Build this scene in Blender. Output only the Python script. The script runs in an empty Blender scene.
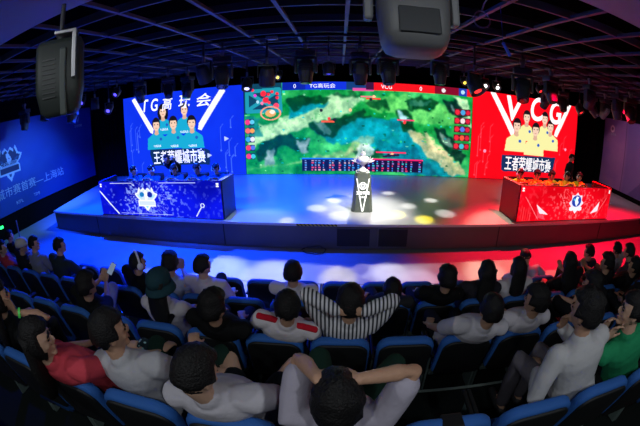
import bpy, bmesh, math, random
import numpy as np
from mathutils import Vector, Matrix, Euler, noise

random.seed(7)
PI = math.pi
SC = bpy.context.scene
COL = SC.collection

# ------------------------------------------------------------------ camera
cam_data = bpy.data.cameras.new('camera')
cam = bpy.data.objects.new('camera', cam_data); COL.objects.link(cam)
cam_data.type = 'PANO'
cam_data.panorama_type = 'FISHEYE_EQUISOLID' if hasattr(cam_data, 'panorama_type') else 'FISHEYE_EQUISOLID'
try:
    cam_data.cycles.panorama_type = 'FISHEYE_EQUISOLID'
except Exception:
    pass
for tgt in (cam_data, getattr(cam_data, 'cycles', None)):
    if tgt is None: continue
    for k, v in (('fisheye_lens', 19.76), ('fisheye_fov', PI)):
        try: setattr(tgt, k, v)
        except Exception: pass
cam_data.sensor_width = 36.0
cam_data.sensor_height = 36.0 * 426 / 640
cam_data.sensor_fit = 'HORIZONTAL'
cam_data.clip_start = 0.02
PIT, YAW, ROL = 0.3244, -0.0583, -0.0061
_f = Vector((math.sin(YAW)*math.cos(PIT), math.cos(YAW)*math.cos(PIT), -math.sin(PIT)))
_r = Vector((math.cos(YAW), -math.sin(YAW), 0)); _u = _r.cross(_f)
_r2 = _r*math.cos(ROL) + _u*math.sin(ROL); _u2 = -_r*math.sin(ROL) + _u*math.cos(ROL)
_m = Matrix((_r2, _u2, -_f)).transposed().to_4x4(); _m.translation = (0, 0, 3.5)
cam.matrix_world = _m
SC.camera = cam

# ------------------------------------------------------------------ world, exposure
SC.view_settings.view_transform = 'Standard'
SC.view_settings.look = 'None'
SC.view_settings.gamma = 1.0
SC.view_settings.exposure = 0.0
SC.view_settings.use_curve_mapping = False
W = bpy.data.worlds.new('world'); SC.world = W; W.use_nodes = True
W.node_tree.nodes['Background'].inputs[0].default_value = (0.6, 0.8, 1.0, 1)
W.node_tree.nodes['Background'].inputs[1].default_value = 0.012

# ------------------------------------------------------------------ room lamps (washes and beams from the rig, plus added fill lamps)
def aim(o, loc, tgt):
    o.location = loc
    o.rotation_euler = (Vector(tgt) - Vector(loc)).to_track_quat('-Z', 'Y').to_euler()
def spot(name, loc, tgt, power, color, angle, blend=0.5, rad=0.04, spec=1.0):
    d = bpy.data.lights.new(name, 'SPOT'); d.energy = power; d.color = color
    d.spot_size = math.radians(angle); d.spot_blend = blend; d.shadow_soft_size = rad
    d.specular_factor = spec
    o = bpy.data.objects.new(name, d); COL.objects.link(o); aim(o, loc, tgt); return o
BLUE = (0.0, 0.045, 1.0); RED = (1.0, 0.0, 0.03); WHITE = (1.0, 0.97, 0.9); YEL = (1.0, 0.8, 0.0)
LAMPS = [
    # name, location, target, power, colour, cone, blend
    ('blue_wash_lamp', (-7.0, 8.6, 4.35), (-6.2, 6.3, 0), 4200, BLUE, 95, 0.6),
    ('blue_wash_lamp', (-3.2, 8.4, 4.35), (-2.4, 6.3, 0), 3400, BLUE, 85, 0.6),
    ('red_wash_lamp', (5.4, 8.4, 4.35), (5.6, 6.4, 0), 2300, RED, 95, 0.6),
    ('red_wash_lamp', (8.6, 8.6, 4.35), (9.0, 6.6, 0), 2100, RED, 95, 0.6),
    ('blue_wash_lamp', (-5.5, 7.2, 4.3), (-3.6, 10.6, 0.67), 5200, BLUE, 80, 0.7),
    ('blue_wash_lamp', (-8.2, 7.4, 4.3), (-9.2, 10.2, 0.67), 3600, BLUE, 70, 0.7),
    ('blue_wash_lamp', (-2.0, 7.2, 4.3), (-1.6, 10.8, 0.67), 4200, BLUE, 66, 0.7),
    ('red_wash_lamp', (5.6, 7.2, 4.3), (5.2, 11.0, 0.67), 420, RED, 60, 0.7),
    ('white_key_lamp', (1.5, 6.9, 4.15), (0.7, 9.0, 0.7), 1150, WHITE, 42, 1.0),
    ('white_key_lamp', (1.0, 11.9, 4.4), (0.7, 8.7, 0.7), 1100, WHITE, 36, 0.9),
    ('white_key_lamp', (6.4, 7.3, 4.5), (6.7, 9.1, 1.6), 150, WHITE, 50, 0.7),  # added white fill, keeps the yellow shirts from going orange in the red wash
    ('white_wash_lamp', (1.4, 11.4, 4.4), (1.2, 6.0, 0), 750, (1.0, 0.85, 0.85), 30, 0.6),
    ('white_wash_lamp', (4.6, 11.4, 4.4), (4.4, 6.2, 0), 1050, (1.0, 0.88, 0.62), 34, 0.6),
    ('white_wash_lamp', (-2.0, 11.4, 4.4), (-2.0, 6.0, 0), 800, (0.45, 0.7, 1.0), 34, 0.6),
    ('white_key_lamp', (-4.6, 7.3, 4.5), (-4.9, 8.9, 1.6), 110, WHITE, 50, 0.7),  # added white fill so the blue team's headphones stay white
    ('banner_wash_lamp', (-6.6, 9.0, 4.0), (-11.5, 9.0, 1.3), 1300, (0.1, 0.35, 1.0), 66, 0.8),
    ('banner_wash_lamp', (8.6, 9.2, 4.2), (12.5, 10.6, 2.1), 210, (1.0, 0.6, 0.8), 70, 0.8),
]
GOBOS = [  # narrow beams: floor spot, colour, cone, power, source
    ((-0.15, 9.55, .67), WHITE, 5, 900, (-1.2, 11.8, 4.4)), ((2.7, 9.7, .67), WHITE, 5, 800, (3.2, 11.8, 4.4)),
    ((1.5, 10.4, .67), WHITE, 5, 700, (2.2, 12.2, 4.4)), ((-0.6, 8.8, .67), WHITE, 6, 700, (-1.4, 11.4, 4.4)),
    ((1.45, 8.35, .67), YEL, 5, 1500, (2.6, 11.4, 4.4)), ((2.1, 8.0, .67), YEL, 5, 1500, (3.0, 11.4, 4.4)),
    ((2.8, 8.5, .67), WHITE, 6, 700, (3.4, 11.4, 4.4)), ((0.0, 8.2, .67), WHITE, 6, 600, (-0.4, 11.4, 4.4)),
    ((-1.25, 7.8, .67), YEL, 4, 700, (-1.8, 11.0, 4.4)), ((1.9, 9.1, .67), WHITE, 5, 700, (2.4, 11.8, 4.4)),
    ((0.0, 6.3, 0), (1.0, 0.9, 0.1), 5, 1500, (0.3, 10.2, 4.4)), ((1.1, 6.5, 0), WHITE, 5, 900, (1.0, 10.4, 4.4)),
    ((1.7, 6.15, 0), (1.0, .8, .9), 5, 900, (1.9, 10.4, 4.4)), ((-2.6, 6.25, 0), (0.7, 0.85, 1), 9, 1900, (-2.6, 10.4, 4.4)),
    ((-1.4, 6.2, 0), (0.9, 0.95, 1), 8, 1500, (-1.6, 10.4, 4.4)), ((-4.0, 6.4, 0), (0.6, 0.8, 1), 6, 900, (-3.6, 10.4, 4.4)),
    ((3.3, 6.3, 0), (1, .95, .7), 7, 900, (3.2, 10.4, 4.4)), ((5.2, 6.3, 0), (1, .85, .6), 9, 900, (5.0, 10.4, 4.4)),
]
for a in LAMPS: spot(*a)
for t, c, ang, pw, src in GOBOS: spot('beam_lamp', src, t, pw*(1.7 if t[2] > .5 else 1.2), c, ang*(1.3 if t[2] > .5 else 1.8), 0.8, 0.05)
REAR_FILL = [(-3.0, -0.8, 4.7), (-1.0, -1.0, 4.7), (1.0, -1.0, 4.7), (3.0, -0.8, 4.7)]  # unseen fill lamps added behind the camera to brighten the audience
for p in REAR_FILL: spot('added_fill_lamp', (p[0], p[1], p[2]-.06), (p[0]*.8, 2.2, 1.0), 62, (0.9, 0.95, 1.0), 150, 0.8, 0.08, 0.3)

# ------------------------------------------------------------------ helpers
def lin(c):
    c = np.asarray(c, float) / 255.0
    return np.where(c <= 0.04045, c / 12.92, ((c + 0.055) / 1.055) ** 2.4)
def L3(r, g, b): return tuple(float(v) for v in lin((r, g, b)))
_mats = {}
def mat(name, col, rough=0.6, metal=0.0, emit=0.0, spec=0.5, bump=0.0, bscale=40.0, var=0.0, vscale=6.0):
    if name in _mats: return _mats[name]
    m = bpy.data.materials.new(name); m.use_nodes = True; nt = m.node_tree
    b = nt.nodes['Principled BSDF']
    b.inputs['Base Color'].default_value = (*col, 1); b.inputs['Roughness'].default_value = rough
    b.inputs['Metallic'].default_value = metal; b.inputs['Specular IOR Level'].default_value = spec
    if emit:
        b.inputs['Emission Color'].default_value = (*col, 1); b.inputs['Emission Strength'].default_value = emit
    tc = nt.nodes.new('ShaderNodeTexCoord')
    if var:
        n = nt.nodes.new('ShaderNodeTexNoise'); n.inputs['Scale'].default_value = vscale; n.inputs['Detail'].default_value = 4
        mx = nt.nodes.new('ShaderNodeMix'); mx.data_type = 'RGBA'
        mx.inputs[6].default_value = (*[c*(1-var) for c in col], 1); mx.inputs[7].default_value = (*[min(1, c*(1+var)) for c in col], 1)
        nt.links.new(tc.outputs['Object'], n.inputs['Vector']); nt.links.new(n.outputs['Fac'], mx.inputs[0])
        nt.links.new(mx.outputs[2], b.inputs['Base Color'])
    if bump:
        n = nt.nodes.new('ShaderNodeTexNoise'); n.inputs['Scale'].default_value = bscale; n.inputs['Detail'].default_value = 3
        bp = nt.nodes.new('ShaderNodeBump'); bp.inputs['Strength'].default_value = bump; bp.inputs['Distance'].default_value = 0.02
        nt.links.new(tc.outputs['Object'], n.inputs['Vector']); nt.links.new(n.outputs['Fac'], bp.inputs['Height'])
        nt.links.new(bp.outputs['Normal'], b.inputs['Normal'])
    _mats[name] = m; return m
def attr_mat(name, emit=0.0, rough=0.5):
    m = bpy.data.materials.new(name); m.use_nodes = True; nt = m.node_tree; b = nt.nodes['Principled BSDF']
    a = nt.nodes.new('ShaderNodeAttribute'); a.attribute_name = 'pic'
    b.inputs['Roughness'].default_value = rough
    if emit:
        b.inputs['Base Color'].default_value = (0.01, 0.01, 0.01, 1); b.inputs['Specular IOR Level'].default_value = 0.1
        nt.links.new(a.outputs['Color'], b.inputs['Emission Color']); b.inputs['Emission Strength'].default_value = emit
    else:
        nt.links.new(a.outputs['Color'], b.inputs['Base Color'])
    return m
def stripe_mat(name, c1, c2, scale, axis='X', rough=.8):
    m = bpy.data.materials.new(name); m.use_nodes = True; nt = m.node_tree; b = nt.nodes['Principled BSDF']
    tc = nt.nodes.new('ShaderNodeTexCoord'); w = nt.nodes.new('ShaderNodeTexWave'); w.bands_direction = axis
    w.inputs['Scale'].default_value = scale; w.inputs['Distortion'].default_value = 0.6
    r = nt.nodes.new('ShaderNodeValToRGB'); r.color_ramp.elements[0].position = .35; r.color_ramp.elements[1].position = .5
    r.color_ramp.elements[0].color = (*c1, 1); r.color_ramp.elements[1].color = (*c2, 1)
    nt.links.new(tc.outputs['Object'], w.inputs['Vector']); nt.links.new(w.outputs['Fac'], r.inputs[0]); nt.links.new(r.outputs[0], b.inputs['Base Color'])
    b.inputs['Roughness'].default_value = rough; return m

def finish(name, bm, m, parent=None, smooth=False, mods=None):
    bmesh.ops.recalc_face_normals(bm, faces=bm.faces)
    me = bpy.data.meshes.new(name); bm.to_mesh(me); bm.free()
    if m is not None:
        for mm in (m if isinstance(m, (list, tuple)) else [m]): me.materials.append(mm)
    if smooth:
        for p in me.polygons: p.use_smooth = True
    o = bpy.data.objects.new(name, me); COL.objects.link(o)
    if parent is not None: o.parent = parent
    return o
def tag(o, label=None, cat=None, group=None, kind=None):
    if label: o['label'] = label
    if cat: o['category'] = cat
    if group: o['group'] = group
    if kind: o['kind'] = kind
    return o
def thing(name, label, cat, loc=(0, 0, 0), rz=0.0, group=None, rot=None):
    o = bpy.data.objects.new(name, None); COL.objects.link(o); o.empty_display_size = 0.1
    o.location = loc; o.rotation_euler = rot if rot else (0, 0, rz)
    return tag(o, label, cat, group)
def copy_tree(o, parent=None):
    c = o.copy(); COL.objects.link(c)
    if parent is not None: c.parent = parent
    for ch in list(o.children): copy_tree(ch, c)
    return c
def box(bm, x0, x1, y0, y1, z0, z1, M=None):
    vs = [bm.verts.new((x, y, z)) for z in (z0, z1) for y in (y0, y1) for x in (x0, x1)]
    if M is not None:
        for v in vs: v.co = M @ v.co
    for f in ((0,1,3,2),(4,6,7,5),(0,4,5,1),(2,3,7,6),(0,2,6,4),(1,5,7,3)): bm.faces.new([vs[i] for i in f])
    return vs
def bbox(bm, x0, x1, y0, y1, z0, z1, r=0.01, M=None, seg=2):
    b2 = bmesh.new(); box(b2, x0, x1, y0, y1, z0, z1)
    bmesh.ops.recalc_face_normals(b2, faces=b2.faces)
    bmesh.ops.bevel(b2, geom=list(b2.edges), offset=r, segments=seg, affect='EDGES', profile=.5)
    merge(bm, b2, M)
def merge(bm, b2, M=None):
    mp = {}
    for v in b2.verts: mp[v] = bm.verts.new(M @ v.co if M is not None else v.co)
    for f in b2.faces:
        nf = bm.faces.new([mp[v] for v in f.verts]); nf.smooth = f.smooth; nf.material_index = f.material_index
    b2.free()
def cyl(bm, a, b, r, seg=12, r2=None):
    a = Vector(a); b = Vector(b); d = (b-a).normalized()
    x = d.orthogonal().normalized(); y = d.cross(x); r2 = r if r2 is None else r2
    A = [bm.verts.new(a + (x*math.cos(t)+y*math.sin(t))*r) for t in [2*PI*i/seg for i in range(seg)]]
    B = [bm.verts.new(b + (x*math.cos(t)+y*math.sin(t))*r2) for t in [2*PI*i/seg for i in range(seg)]]
    for i in range(seg): bm.faces.new((A[i], A[(i+1)%seg], B[(i+1)%seg], B[i]))
    bm.faces.new(A[::-1]); bm.faces.new(B)
def loft(bm, rings, cap=True):
    """rings: lists of Vectors, same length; capped with centre fans"""
    R = [[bm.verts.new(p) for p in r] for r in rings]; n = len(R[0])
    for a, b in zip(R[:-1], R[1:]):
        for i in range(n): bm.faces.new((a[i], a[(i+1)%n], b[(i+1)%n], b[i]))
    if cap:
        for r, rev in ((R[0], True), (R[-1], False)):
            c = bm.verts.new(sum((v.co for v in r), Vector())/n)
            for i in range(n):
                f = (c, r[(i+1)%n], r[i]) if rev else (c, r[i], r[(i+1)%n]); bm.faces.new(f)
def ring(c, X, Y, n=12, p=2.0):
    out = []
    for i in range(n):
        t = 2*PI*i/n; ct, st = math.cos(t), math.sin(t)
        out.append(Vector(c) + X*math.copysign(abs(ct)**(2/p), ct) + Y*math.copysign(abs(st)**(2/p), st))
    return out
def tube(bm, pts, radii, n=10, flat=1.0, side=None):
    pts = [Vector(p) for p in pts]
    rings = []
    prevx = None
    for i, p in enumerate(pts):
        d = (pts[min(i+1, len(pts)-1)] - pts[max(i-1, 0)]).normalized()
        if side is not None: x = (Vector(side) - d*Vector(side).dot(d)).normalized()
        elif prevx is None: x = d.orthogonal().normalized()
        else: x = (prevx - d*prevx.dot(d)).normalized()
        prevx = x; y = d.cross(x)
        if i == 0:
            for s, k in ((-1.0, .25), (-.75, .66), (-.4, .92)): rings.append(ring(p + d*radii[0]*s, x*radii[0]*k, y*radii[0]*k*flat, n))
        rings.append(ring(p, x*radii[i], y*radii[i]*flat, n))
        if i == len(pts)-1:
            for s, k in ((.4, .92), (.75, .66), (1.0, .25)): rings.append(ring(p + d*radii[i]*s, x*radii[i]*k, y*radii[i]*k*flat, n))
    loft(bm, rings)
def ellipsoid(bm, c, X, Y, Z, nu=14, nv=9, M=None):
    X, Y, Z = Vector(X), Vector(Y), Vector(Z); c = Vector(c)
    rings = []
    for j in range(1, nv):
        t = PI*j/nv; rings.append([c - Z*math.cos(t) + (X*math.cos(a)+Y*math.sin(a))*math.sin(t) for a in [2*PI*i/nu for i in range(nu)]])
    R = [[bm.verts.new(p) for p in r] for r in rings]
    for a, b in zip(R[:-1], R[1:]):
        for i in range(nu): bm.faces.new((a[i], a[(i+1)%nu], b[(i+1)%nu], b[i]))
    v0 = bm.verts.new(c - Z); v1 = bm.verts.new(c + Z)
    for i in range(nu):
        bm.faces.new((v0, R[0][(i+1)%nu], R[0][i])); bm.faces.new((v1, R[-1][i], R[-1][(i+1)%nu]))
def remesh(o, vox, smooth=2):
    md = o.modifiers.new('r', 'REMESH'); md.mode = 'VOXEL'; md.voxel_size = vox; md.use_smooth_shade = True
    if smooth:
        s = o.modifiers.new('s', 'SMOOTH'); s.factor = .5; s.iterations = smooth
    dg = bpy.context.evaluated_depsgraph_get(); me = bpy.data.meshes.new_from_object(o.evaluated_get(dg))
    old = o.data; o.modifiers.clear(); o.data = me; me.name = o.name; bpy.data.meshes.remove(old)
    for p in me.polygons: p.use_smooth = True

# ------------------------------------------------------------------ picture painter (surface patterns as vertex colours)
class Pic:
    def __init__(s, w, h, step, base):
        s.nx, s.ny = int(w/step)+1, int(h/step)+1; s.w, s.h = w, h
        s.X, s.Y = np.meshgrid(np.linspace(0, w, s.nx), np.linspace(0, h, s.ny))
        s.c = np.zeros((s.ny, s.nx, 3)); s.c[:] = base
    def put(s, m, col, a=1.0):
        m = np.asarray(m, float) * a
        s.c = s.c*(1-m[..., None]) + np.asarray(col, float)*m[..., None]
    def rect(s, x0, y0, x1, y1, col, a=1.0): s.put((s.X >= x0) & (s.X <= x1) & (s.Y >= y0) & (s.Y <= y1), col, a)
    def ell(s, x, y, rx, ry, col, a=1.0, soft=0.0):
        d = np.hypot((s.X-x)/rx, (s.Y-y)/ry)
        s.put(np.clip((1-d)/soft, 0, 1) if soft else d <= 1, col, a)
    def ringp(s, x, y, rx, ry, t, col):
        d = np.hypot((s.X-x)/rx, (s.Y-y)/ry); s.put((d <= 1) & (d >= 1-t), col)
    def poly(s, pts, col, a=1.0):
        m = np.zeros(s.X.shape, bool); n = len(pts)
        for i in range(n):
            x0, y0 = pts[i]; x1, y1 = pts[(i+1) % n]
            if y0 == y1: continue
            m ^= ((y0 > s.Y) != (y1 > s.Y)) & (s.X < (x1-x0)*(s.Y-y0)/(y1-y0)+x0)
        s.put(m, col, a)
    def line(s, x0, y0, x1, y1, t, col, a=1.0):
        dx, dy = x1-x0, y1-y0; L2 = dx*dx+dy*dy+1e-12
        k = np.clip(((s.X-x0)*dx+(s.Y-y0)*dy)/L2, 0, 1)
        s.put(np.hypot(s.X-x0-k*dx, s.Y-y0-k*dy) <= t, col, a)
    def fbm(s, scale, seed=0, octv=4):
        rng = np.random.RandomState(seed); out = np.zeros(s.X.shape); amp = 1; tot = 0
        for o in range(octv):
            g = rng.rand(64, 64); fx = s.X/scale*2**o; fy = s.Y/scale*2**o
            ix = np.floor(fx).astype(int); iy = np.floor(fy).astype(int); tx = fx-ix; ty = fy-iy
            tx = tx*tx*(3-2*tx); ty = ty*ty*(3-2*ty)
            G = lambda a, b: g[b % 64, a % 64]
            out += amp*((G(ix,iy)*(1-tx)+G(ix+1,iy)*tx)*(1-ty)+(G(ix,iy+1)*(1-tx)+G(ix+1,iy+1)*tx)*ty); tot += amp; amp *= .5
        return out/tot
    def mesh(s, name, m, parent, origin, ux, uy):
        """y of the picture runs down from the top-left ORIGIN"""
        ux, uy, o = Vector(ux), Vector(uy), Vector(origin)
        P = np.array(o)[None, None] + s.X[..., None]*np.array(ux) + s.Y[..., None]*np.array(uy)
        nv = s.nx*s.ny; i = np.arange(nv).reshape(s.ny, s.nx)
        q = np.stack([i[:-1, :-1], i[1:, :-1], i[1:, 1:], i[:-1, 1:]], -1).reshape(-1, 4)
        me = bpy.data.meshes.new(name); me.vertices.add(nv); me.vertices.foreach_set('co', P.reshape(-1))
        me.loops.add(q.size); me.loops.foreach_set('vertex_index', q.reshape(-1).astype(np.int32))
        me.polygons.add(len(q)); me.polygons.foreach_set('loop_start', np.arange(0, q.size, 4, dtype=np.int32))
        me.update(calc_edges=True)
        at = me.color_attributes.new('pic', 'FLOAT_COLOR', 'POINT')
        c = np.ones((nv, 4)); c[:, :3] = lin(s.c.reshape(-1, 3)); at.data.foreach_set('color', c.reshape(-1))
        me.materials.append(m); ob = bpy.data.objects.new(name, me); COL.objects.link(ob); ob.parent = parent
        return ob
def text(name, s, m, parent, p, ux, uy, width=None, height=0.3, align='CENTER', shear=0.0, ex=0.003, bold=0.0, sp=1.0):
    """flat lettering: centre of the text box at p, ux reading direction, uy up"""
    cu = bpy.data.curves.new(name, 'FONT'); cu.body = s; cu.size = 1.0; cu.extrude = 0.002; cu.shear = shear; cu.offset = bold; cu.space_character = sp
    t = bpy.data.objects.new(name, cu); COL.objects.link(t)
    dg = bpy.context.evaluated_depsgraph_get(); dg.update()
    me = bpy.data.meshes.new_from_object(t.evaluated_get(dg)); COL.objects.unlink(t); bpy.data.objects.remove(t)
    n = len(me.vertices); co = np.zeros(n*3); me.vertices.foreach_get('co', co); co = co.reshape(-1, 3)
    lo, hi = co.min(0), co.max(0); k = height/(hi[1]-lo[1]); kx = width/(hi[0]-lo[0]) if width else k
    c = (lo+hi)/2; ux, uy = Vector(ux).normalized(), Vector(uy).normalized(); uz = ux.cross(uy)
    P = np.array(p)[None] + ((co[:, 0]-c[0])*kx)[:, None]*np.array(ux) + ((co[:, 1]-c[1])*k)[:, None]*np.array(uy) + (co[:, 2])[:, None]*np.array(uz)
    me.vertices.foreach_set('co', P.reshape(-1)); me.materials.clear(); me.materials.append(m); me.update()
    me.name = name; o = bpy.data.objects.new(name, me); COL.objects.link(o); o.parent = parent
    return o

# ------------------------------------------------------------------ materials
M = dict(
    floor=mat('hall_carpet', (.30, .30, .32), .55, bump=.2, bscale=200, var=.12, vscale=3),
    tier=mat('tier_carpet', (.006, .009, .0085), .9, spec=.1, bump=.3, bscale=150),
    nosing=mat('step_nosing', (.17, .22, .20), .5),
    deck=mat('stage_deck', (.48, .48, .49), .28, var=.06, vscale=1.5),
    fascia=mat('stage_fascia', (.07, .07, .075), .5, var=.15, vscale=2),
    black=mat('black_paint', (.006, .006, .007), .7),
    drape=mat('black_drape', (.003, .003, .0035), .95, spec=.05),
    beam=mat('ceiling_beam_paint', (.10, .11, .13), .55),
    void=mat('ceiling_void', (.0015, .0015, .002), .95, spec=.0),
    soffit=mat('soffit_grey', (.50, .55, .53), .7, var=.1, vscale=2),
    seatblue=mat('seat_blue_fabric', (.018, .115, .42), .75, bump=.25, bscale=300, var=.08),
    shell=mat('seat_black_shell', (.004, .005, .006), .6),
    post=mat('seat_post_grey', (.10, .14, .13), .5),
    fixture=mat('fixture_black', (.05, .055, .06), .4),
    fixgrey=mat('fixture_grey', (.15, .155, .16), .45, var=.1),
    steel=mat('steel', (.4, .4, .42), .3, metal=.9),
    pipe=mat('pipe_black', (.03, .03, .035), .4),
    glass=mat('lens_glass', (.02, .02, .03), .1),
    white=mat('white_plastic', (.8, .8, .8), .4),
    skin=mat('skin', (.52, .30, .20), .55, spec=.35),
    hair=mat('hair_black', (.006, .0055, .006), .55, spec=.3, bump=.6, bscale=120),
    eye=mat('eye_dark', (.01, .008, .008), .2),
    lip=mat('lip', (.35, .13, .11), .5),
)
glow = lambda n, c, e: mat(n, c, .4, emit=e)
lit_white = glow('lit_lettering_white', (1, 1, 1), 1.15)
pic_lit = attr_mat('led_picture', 1.15)
pic_print = attr_mat('printed_banner', 0.0, .55)

# ------------------------------------------------------------------ structure
def struct(name, bm, m, **k): return tag(finish(name, bm, m, **k), kind='structure')
bm = bmesh.new()
XL, XR = -11.6, 12.6
def slab(bm, x0, x1, y0, y1, z0, z1, mi):
    box(bm, x0, x1, y0, y1, z0, z1)
    for f in bm.faces[-6:] if False else list(bm.faces)[-6:]: f.material_index = mi
bm.faces.ensure_lookup_table()
slab(bm, XL, XR, 4.35, 13.9, -.2, 0, 0)
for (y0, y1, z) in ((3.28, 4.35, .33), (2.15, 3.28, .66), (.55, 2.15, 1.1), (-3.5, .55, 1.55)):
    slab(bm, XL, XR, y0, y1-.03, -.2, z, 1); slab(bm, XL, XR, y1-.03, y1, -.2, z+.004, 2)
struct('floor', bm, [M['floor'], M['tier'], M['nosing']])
bm = bmesh.new(); box(bm, XL, XR, 4.9, 4.915, 0, .003); box(bm, XL, XR, 6.0, 6.015, 0, .003)
struct('trim_1', bm, mat('floor_joint', (.05, .05, .06), .8))
bm = bmesh.new(); box(bm, XL, XR, 13.6, 13.9, 0, 5.8); struct('wall_back', bm, M['drape'])
bm = bmesh.new(); box(bm, XL-.2, XL, -3.5, 13.9, 0, 5.8); struct('wall_left', bm, M['drape'])
bm = bmesh.new(); box(bm, XR, XR+.2, -3.5, 13.9, 0, 5.8); struct('wall_right', bm, M['drape'])
bm = bmesh.new(); box(bm, XL, XR, -3.7, -3.5, 0, 5.8); struct('wall_rear', bm, M['drape'])
bm = bmesh.new(); box(bm, XL-.2, XR+.2, -3.7, 13.9, 5.8, 6.0); struct('ceiling', bm, M['void'])
# open grid of beams hung below the ceiling
bm = bmesh.new(); sx, ox, sy, oy, zc = .951, .113, 1.014, 4.745, 4.85
i = -13
while ox+sx*i < XR:
    x = ox+sx*i
    if x > XL: box(bm, x-.03, x+.03, 2.2, 13.6, zc, zc+.05)
    i += 1
j = -2
while oy+sy*j < 13.6:
    y = oy+sy*j; box(bm, XL, XR, y-.02, y+.02, zc+.001, zc+.12); j += 1
struct('trim_2', bm, M['beam'])
bm = bmesh.new(); box(bm, XL, XR, 1.4, 2.2, 4.5, 5.8); struct('trim_3', bm, M['soffit'])
# dark curtain gaps either side of the LED wall
def curtain(x0, x1, y, z0, z1, label):
    bm = bmesh.new(); n = int((x1-x0)/.035); A = []; B = []
    for k in range(n+1):
        x = x0+(x1-x0)*k/n; yy = y + .04*math.sin(x*26)
        A.append((bm.verts.new((x, yy, z0)), bm.verts.new((x, yy, z1)))); B.append((bm.verts.new((x, yy+.03, z0)), bm.verts.new((x, yy+.03, z1))))
    for Q in (A, B):
        for k in range(n): bm.faces.new((Q[k][0], Q[k+1][0], Q[k+1][1], Q[k][1]))
    for k in (0, n): bm.faces.new((A[k][0], A[k][1], B[k][1], B[k][0]))
    o = finish('stage_curtain', bm, M['drape'], smooth=False); tag(o, label, 'curtain'); return o
curtain(-11.35, -9.35, 13.35, .02, 4.8, 'black pleated curtain left of the blue team screen')
curtain(10.85, 12.3, 13.35, .02, 4.8, 'black pleated curtain right of the red team screen')

# ------------------------------------------------------------------ stage
def front_y(x): return 7.6 + .0064*(x-.5)**2
st = thing('stage', 'wide low stage with pale glossy deck and dark grey front', 'stage', (0, 0, 0))
N = 60; xs = [-9.6 + (12.55+9.6)*k/N for k in range(N+1)]
def stage_prism(z0, z1, inset, m, name):
    bm = bmesh.new(); fr = [(x, front_y(x)+inset) for x in xs]
    pts = [(-10.4, 13.3)] + [(-9.6+ (0 if inset == 0 else inset), fr[0][1])] + fr[1:] + [(12.55, 13.3)]
    T = [bm.verts.new((x, y, z1)) for x, y in pts]; B = [bm.verts.new((x, y, z0)) for x, y in pts]
    bm.faces.new(T); bm.faces.new(B[::-1])
    for k in range(len(pts)): bm.faces.new((T[k], B[k], B[(k+1) % len(pts)], T[(k+1) % len(pts)]))
    return finish(name, bm, m, st)
stage_prism(.03, .61, .03, M['fascia'], 'fascia')
stage_prism(.61, .67, 0, M['deck'], 'deck')
stage_prism(0.0, .03, .12, M['black'], 'plinth')
for x in (-7.2, -2.83, 4.1, 8.2):
    bm = bmesh.new(); box(bm, x-.012, x+.012, front_y(x)+.018, front_y(x)+.03, .04, .60); finish('panel_seam', bm, M['black'], st)
for x0, x1 in ((-.05, .72), (.93, 1.62)):
    bm = bmesh.new(); yy = 7.6
    box(bm, x0, x1, yy-.005, yy+.04, .12, .56)
    v = finish('floor_vent', bm, M['black'], st); tag(v, 'black recessed opening in the stage front')
    bm = bmesh.new()
    for a in ((x0-.02, x0), (x1, x1+.02)): box(bm, a[0], a[1], yy-.012, yy+.03, .10, .58)
    for b in ((.10, .12), (.56, .58)): box(bm, x0, x1, yy-.012, yy+.03, b[0], b[1])
    finish('vent_frame', bm, M['fascia'], v)
hz = stripe_mat('hazard_stripes', (.005, .005, .005), (.55, .42, .03), 7.0, 'DIAGONAL')
bm = bmesh.new(); box(bm, -1.0, -.05, front_y(-.5)-.006, front_y(-.5)+.01, .615, .665); tag(finish('hazard_tape', bm, hz, st), 'black and yellow striped warning tape')
bm = bmesh.new()
tube(bm, [(-.85, 7.50, .02), (-.75, 7.40, .02), (-.55, 7.36, .02), (-.35, 7.42, .02), (-.3, 7.52, .06), (-.45, 7.57, .13), (-.75, 7.56, .10), (-.88, 7.55, .04)], [.012]*8, 6)
tag(finish('cable', bm, M['black'], smooth=True), 'black cable loop lying at the foot of the stage front', 'cable')

# ------------------------------------------------------------------ LED wall
SY = 13.0; ZT, ZB = 4.17, .66; SH = ZT-ZB
def led(name, label, x0, x1, pic):
    t = thing(name, label, 'screen', (0, 0, 0))
    bm = bmesh.new(); box(bm, x0+.005, x1-.005, SY+.006, SY+.14, ZB+.012, ZT); finish('cabinet', bm, M['black'], t)
    pic.mesh('display', pic_lit, t, (x0+.01, SY, ZT), (1, 0, 0), (0, 0, -1))
    return t
def person_pic(p, x, y, s, shirt, hair_long=False, sh=1.0, logo=True):
    """head centre x,y ; s head height"""
    sk = (238, 200, 175); hr = (22, 18, 24)
    if hair_long: p.ell(x, y+.15*s, .52*s, .80*s, hr)
    p.poly([(x-.95*s, y+1.95*s), (x-.85*s, y+1.05*s), (x-.3*s, y+.68*s), (x+.3*s, y+.68*s), (x+.85*s, y+1.05*s), (x+.95*s, y+1.95*s)], shirt)
    p.rect(x-.16*s, y+.3*s, x+.16*s, y+.75*s, (215, 170, 145)); p.ell(x, y+.7*s, .2*s, .12*s, (215, 170, 145))
    p.ell(x, y-.06*s, .37*s, .49*s, hr); p.ell(x, y+.07*s, .29*s, .42*s, sk)
    p.rect(x-.29*s, y-.38*s, x+.29*s, y-.18*s, hr)
    p.ell(x-.14*s, y+.0*s, .06*s, .035*s, (40, 25, 25)); p.ell(x+.14*s, y+.0*s, .06*s, .035*s, (40, 25, 25))
    p.rect(x-.09*s, y+.26*s, x+.09*s, y+.30*s, (190, 90, 85))
    if logo: p.ell(x+.35*s, y+1.15*s, .12*s, .12*s, (30, 90, 190))
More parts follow.
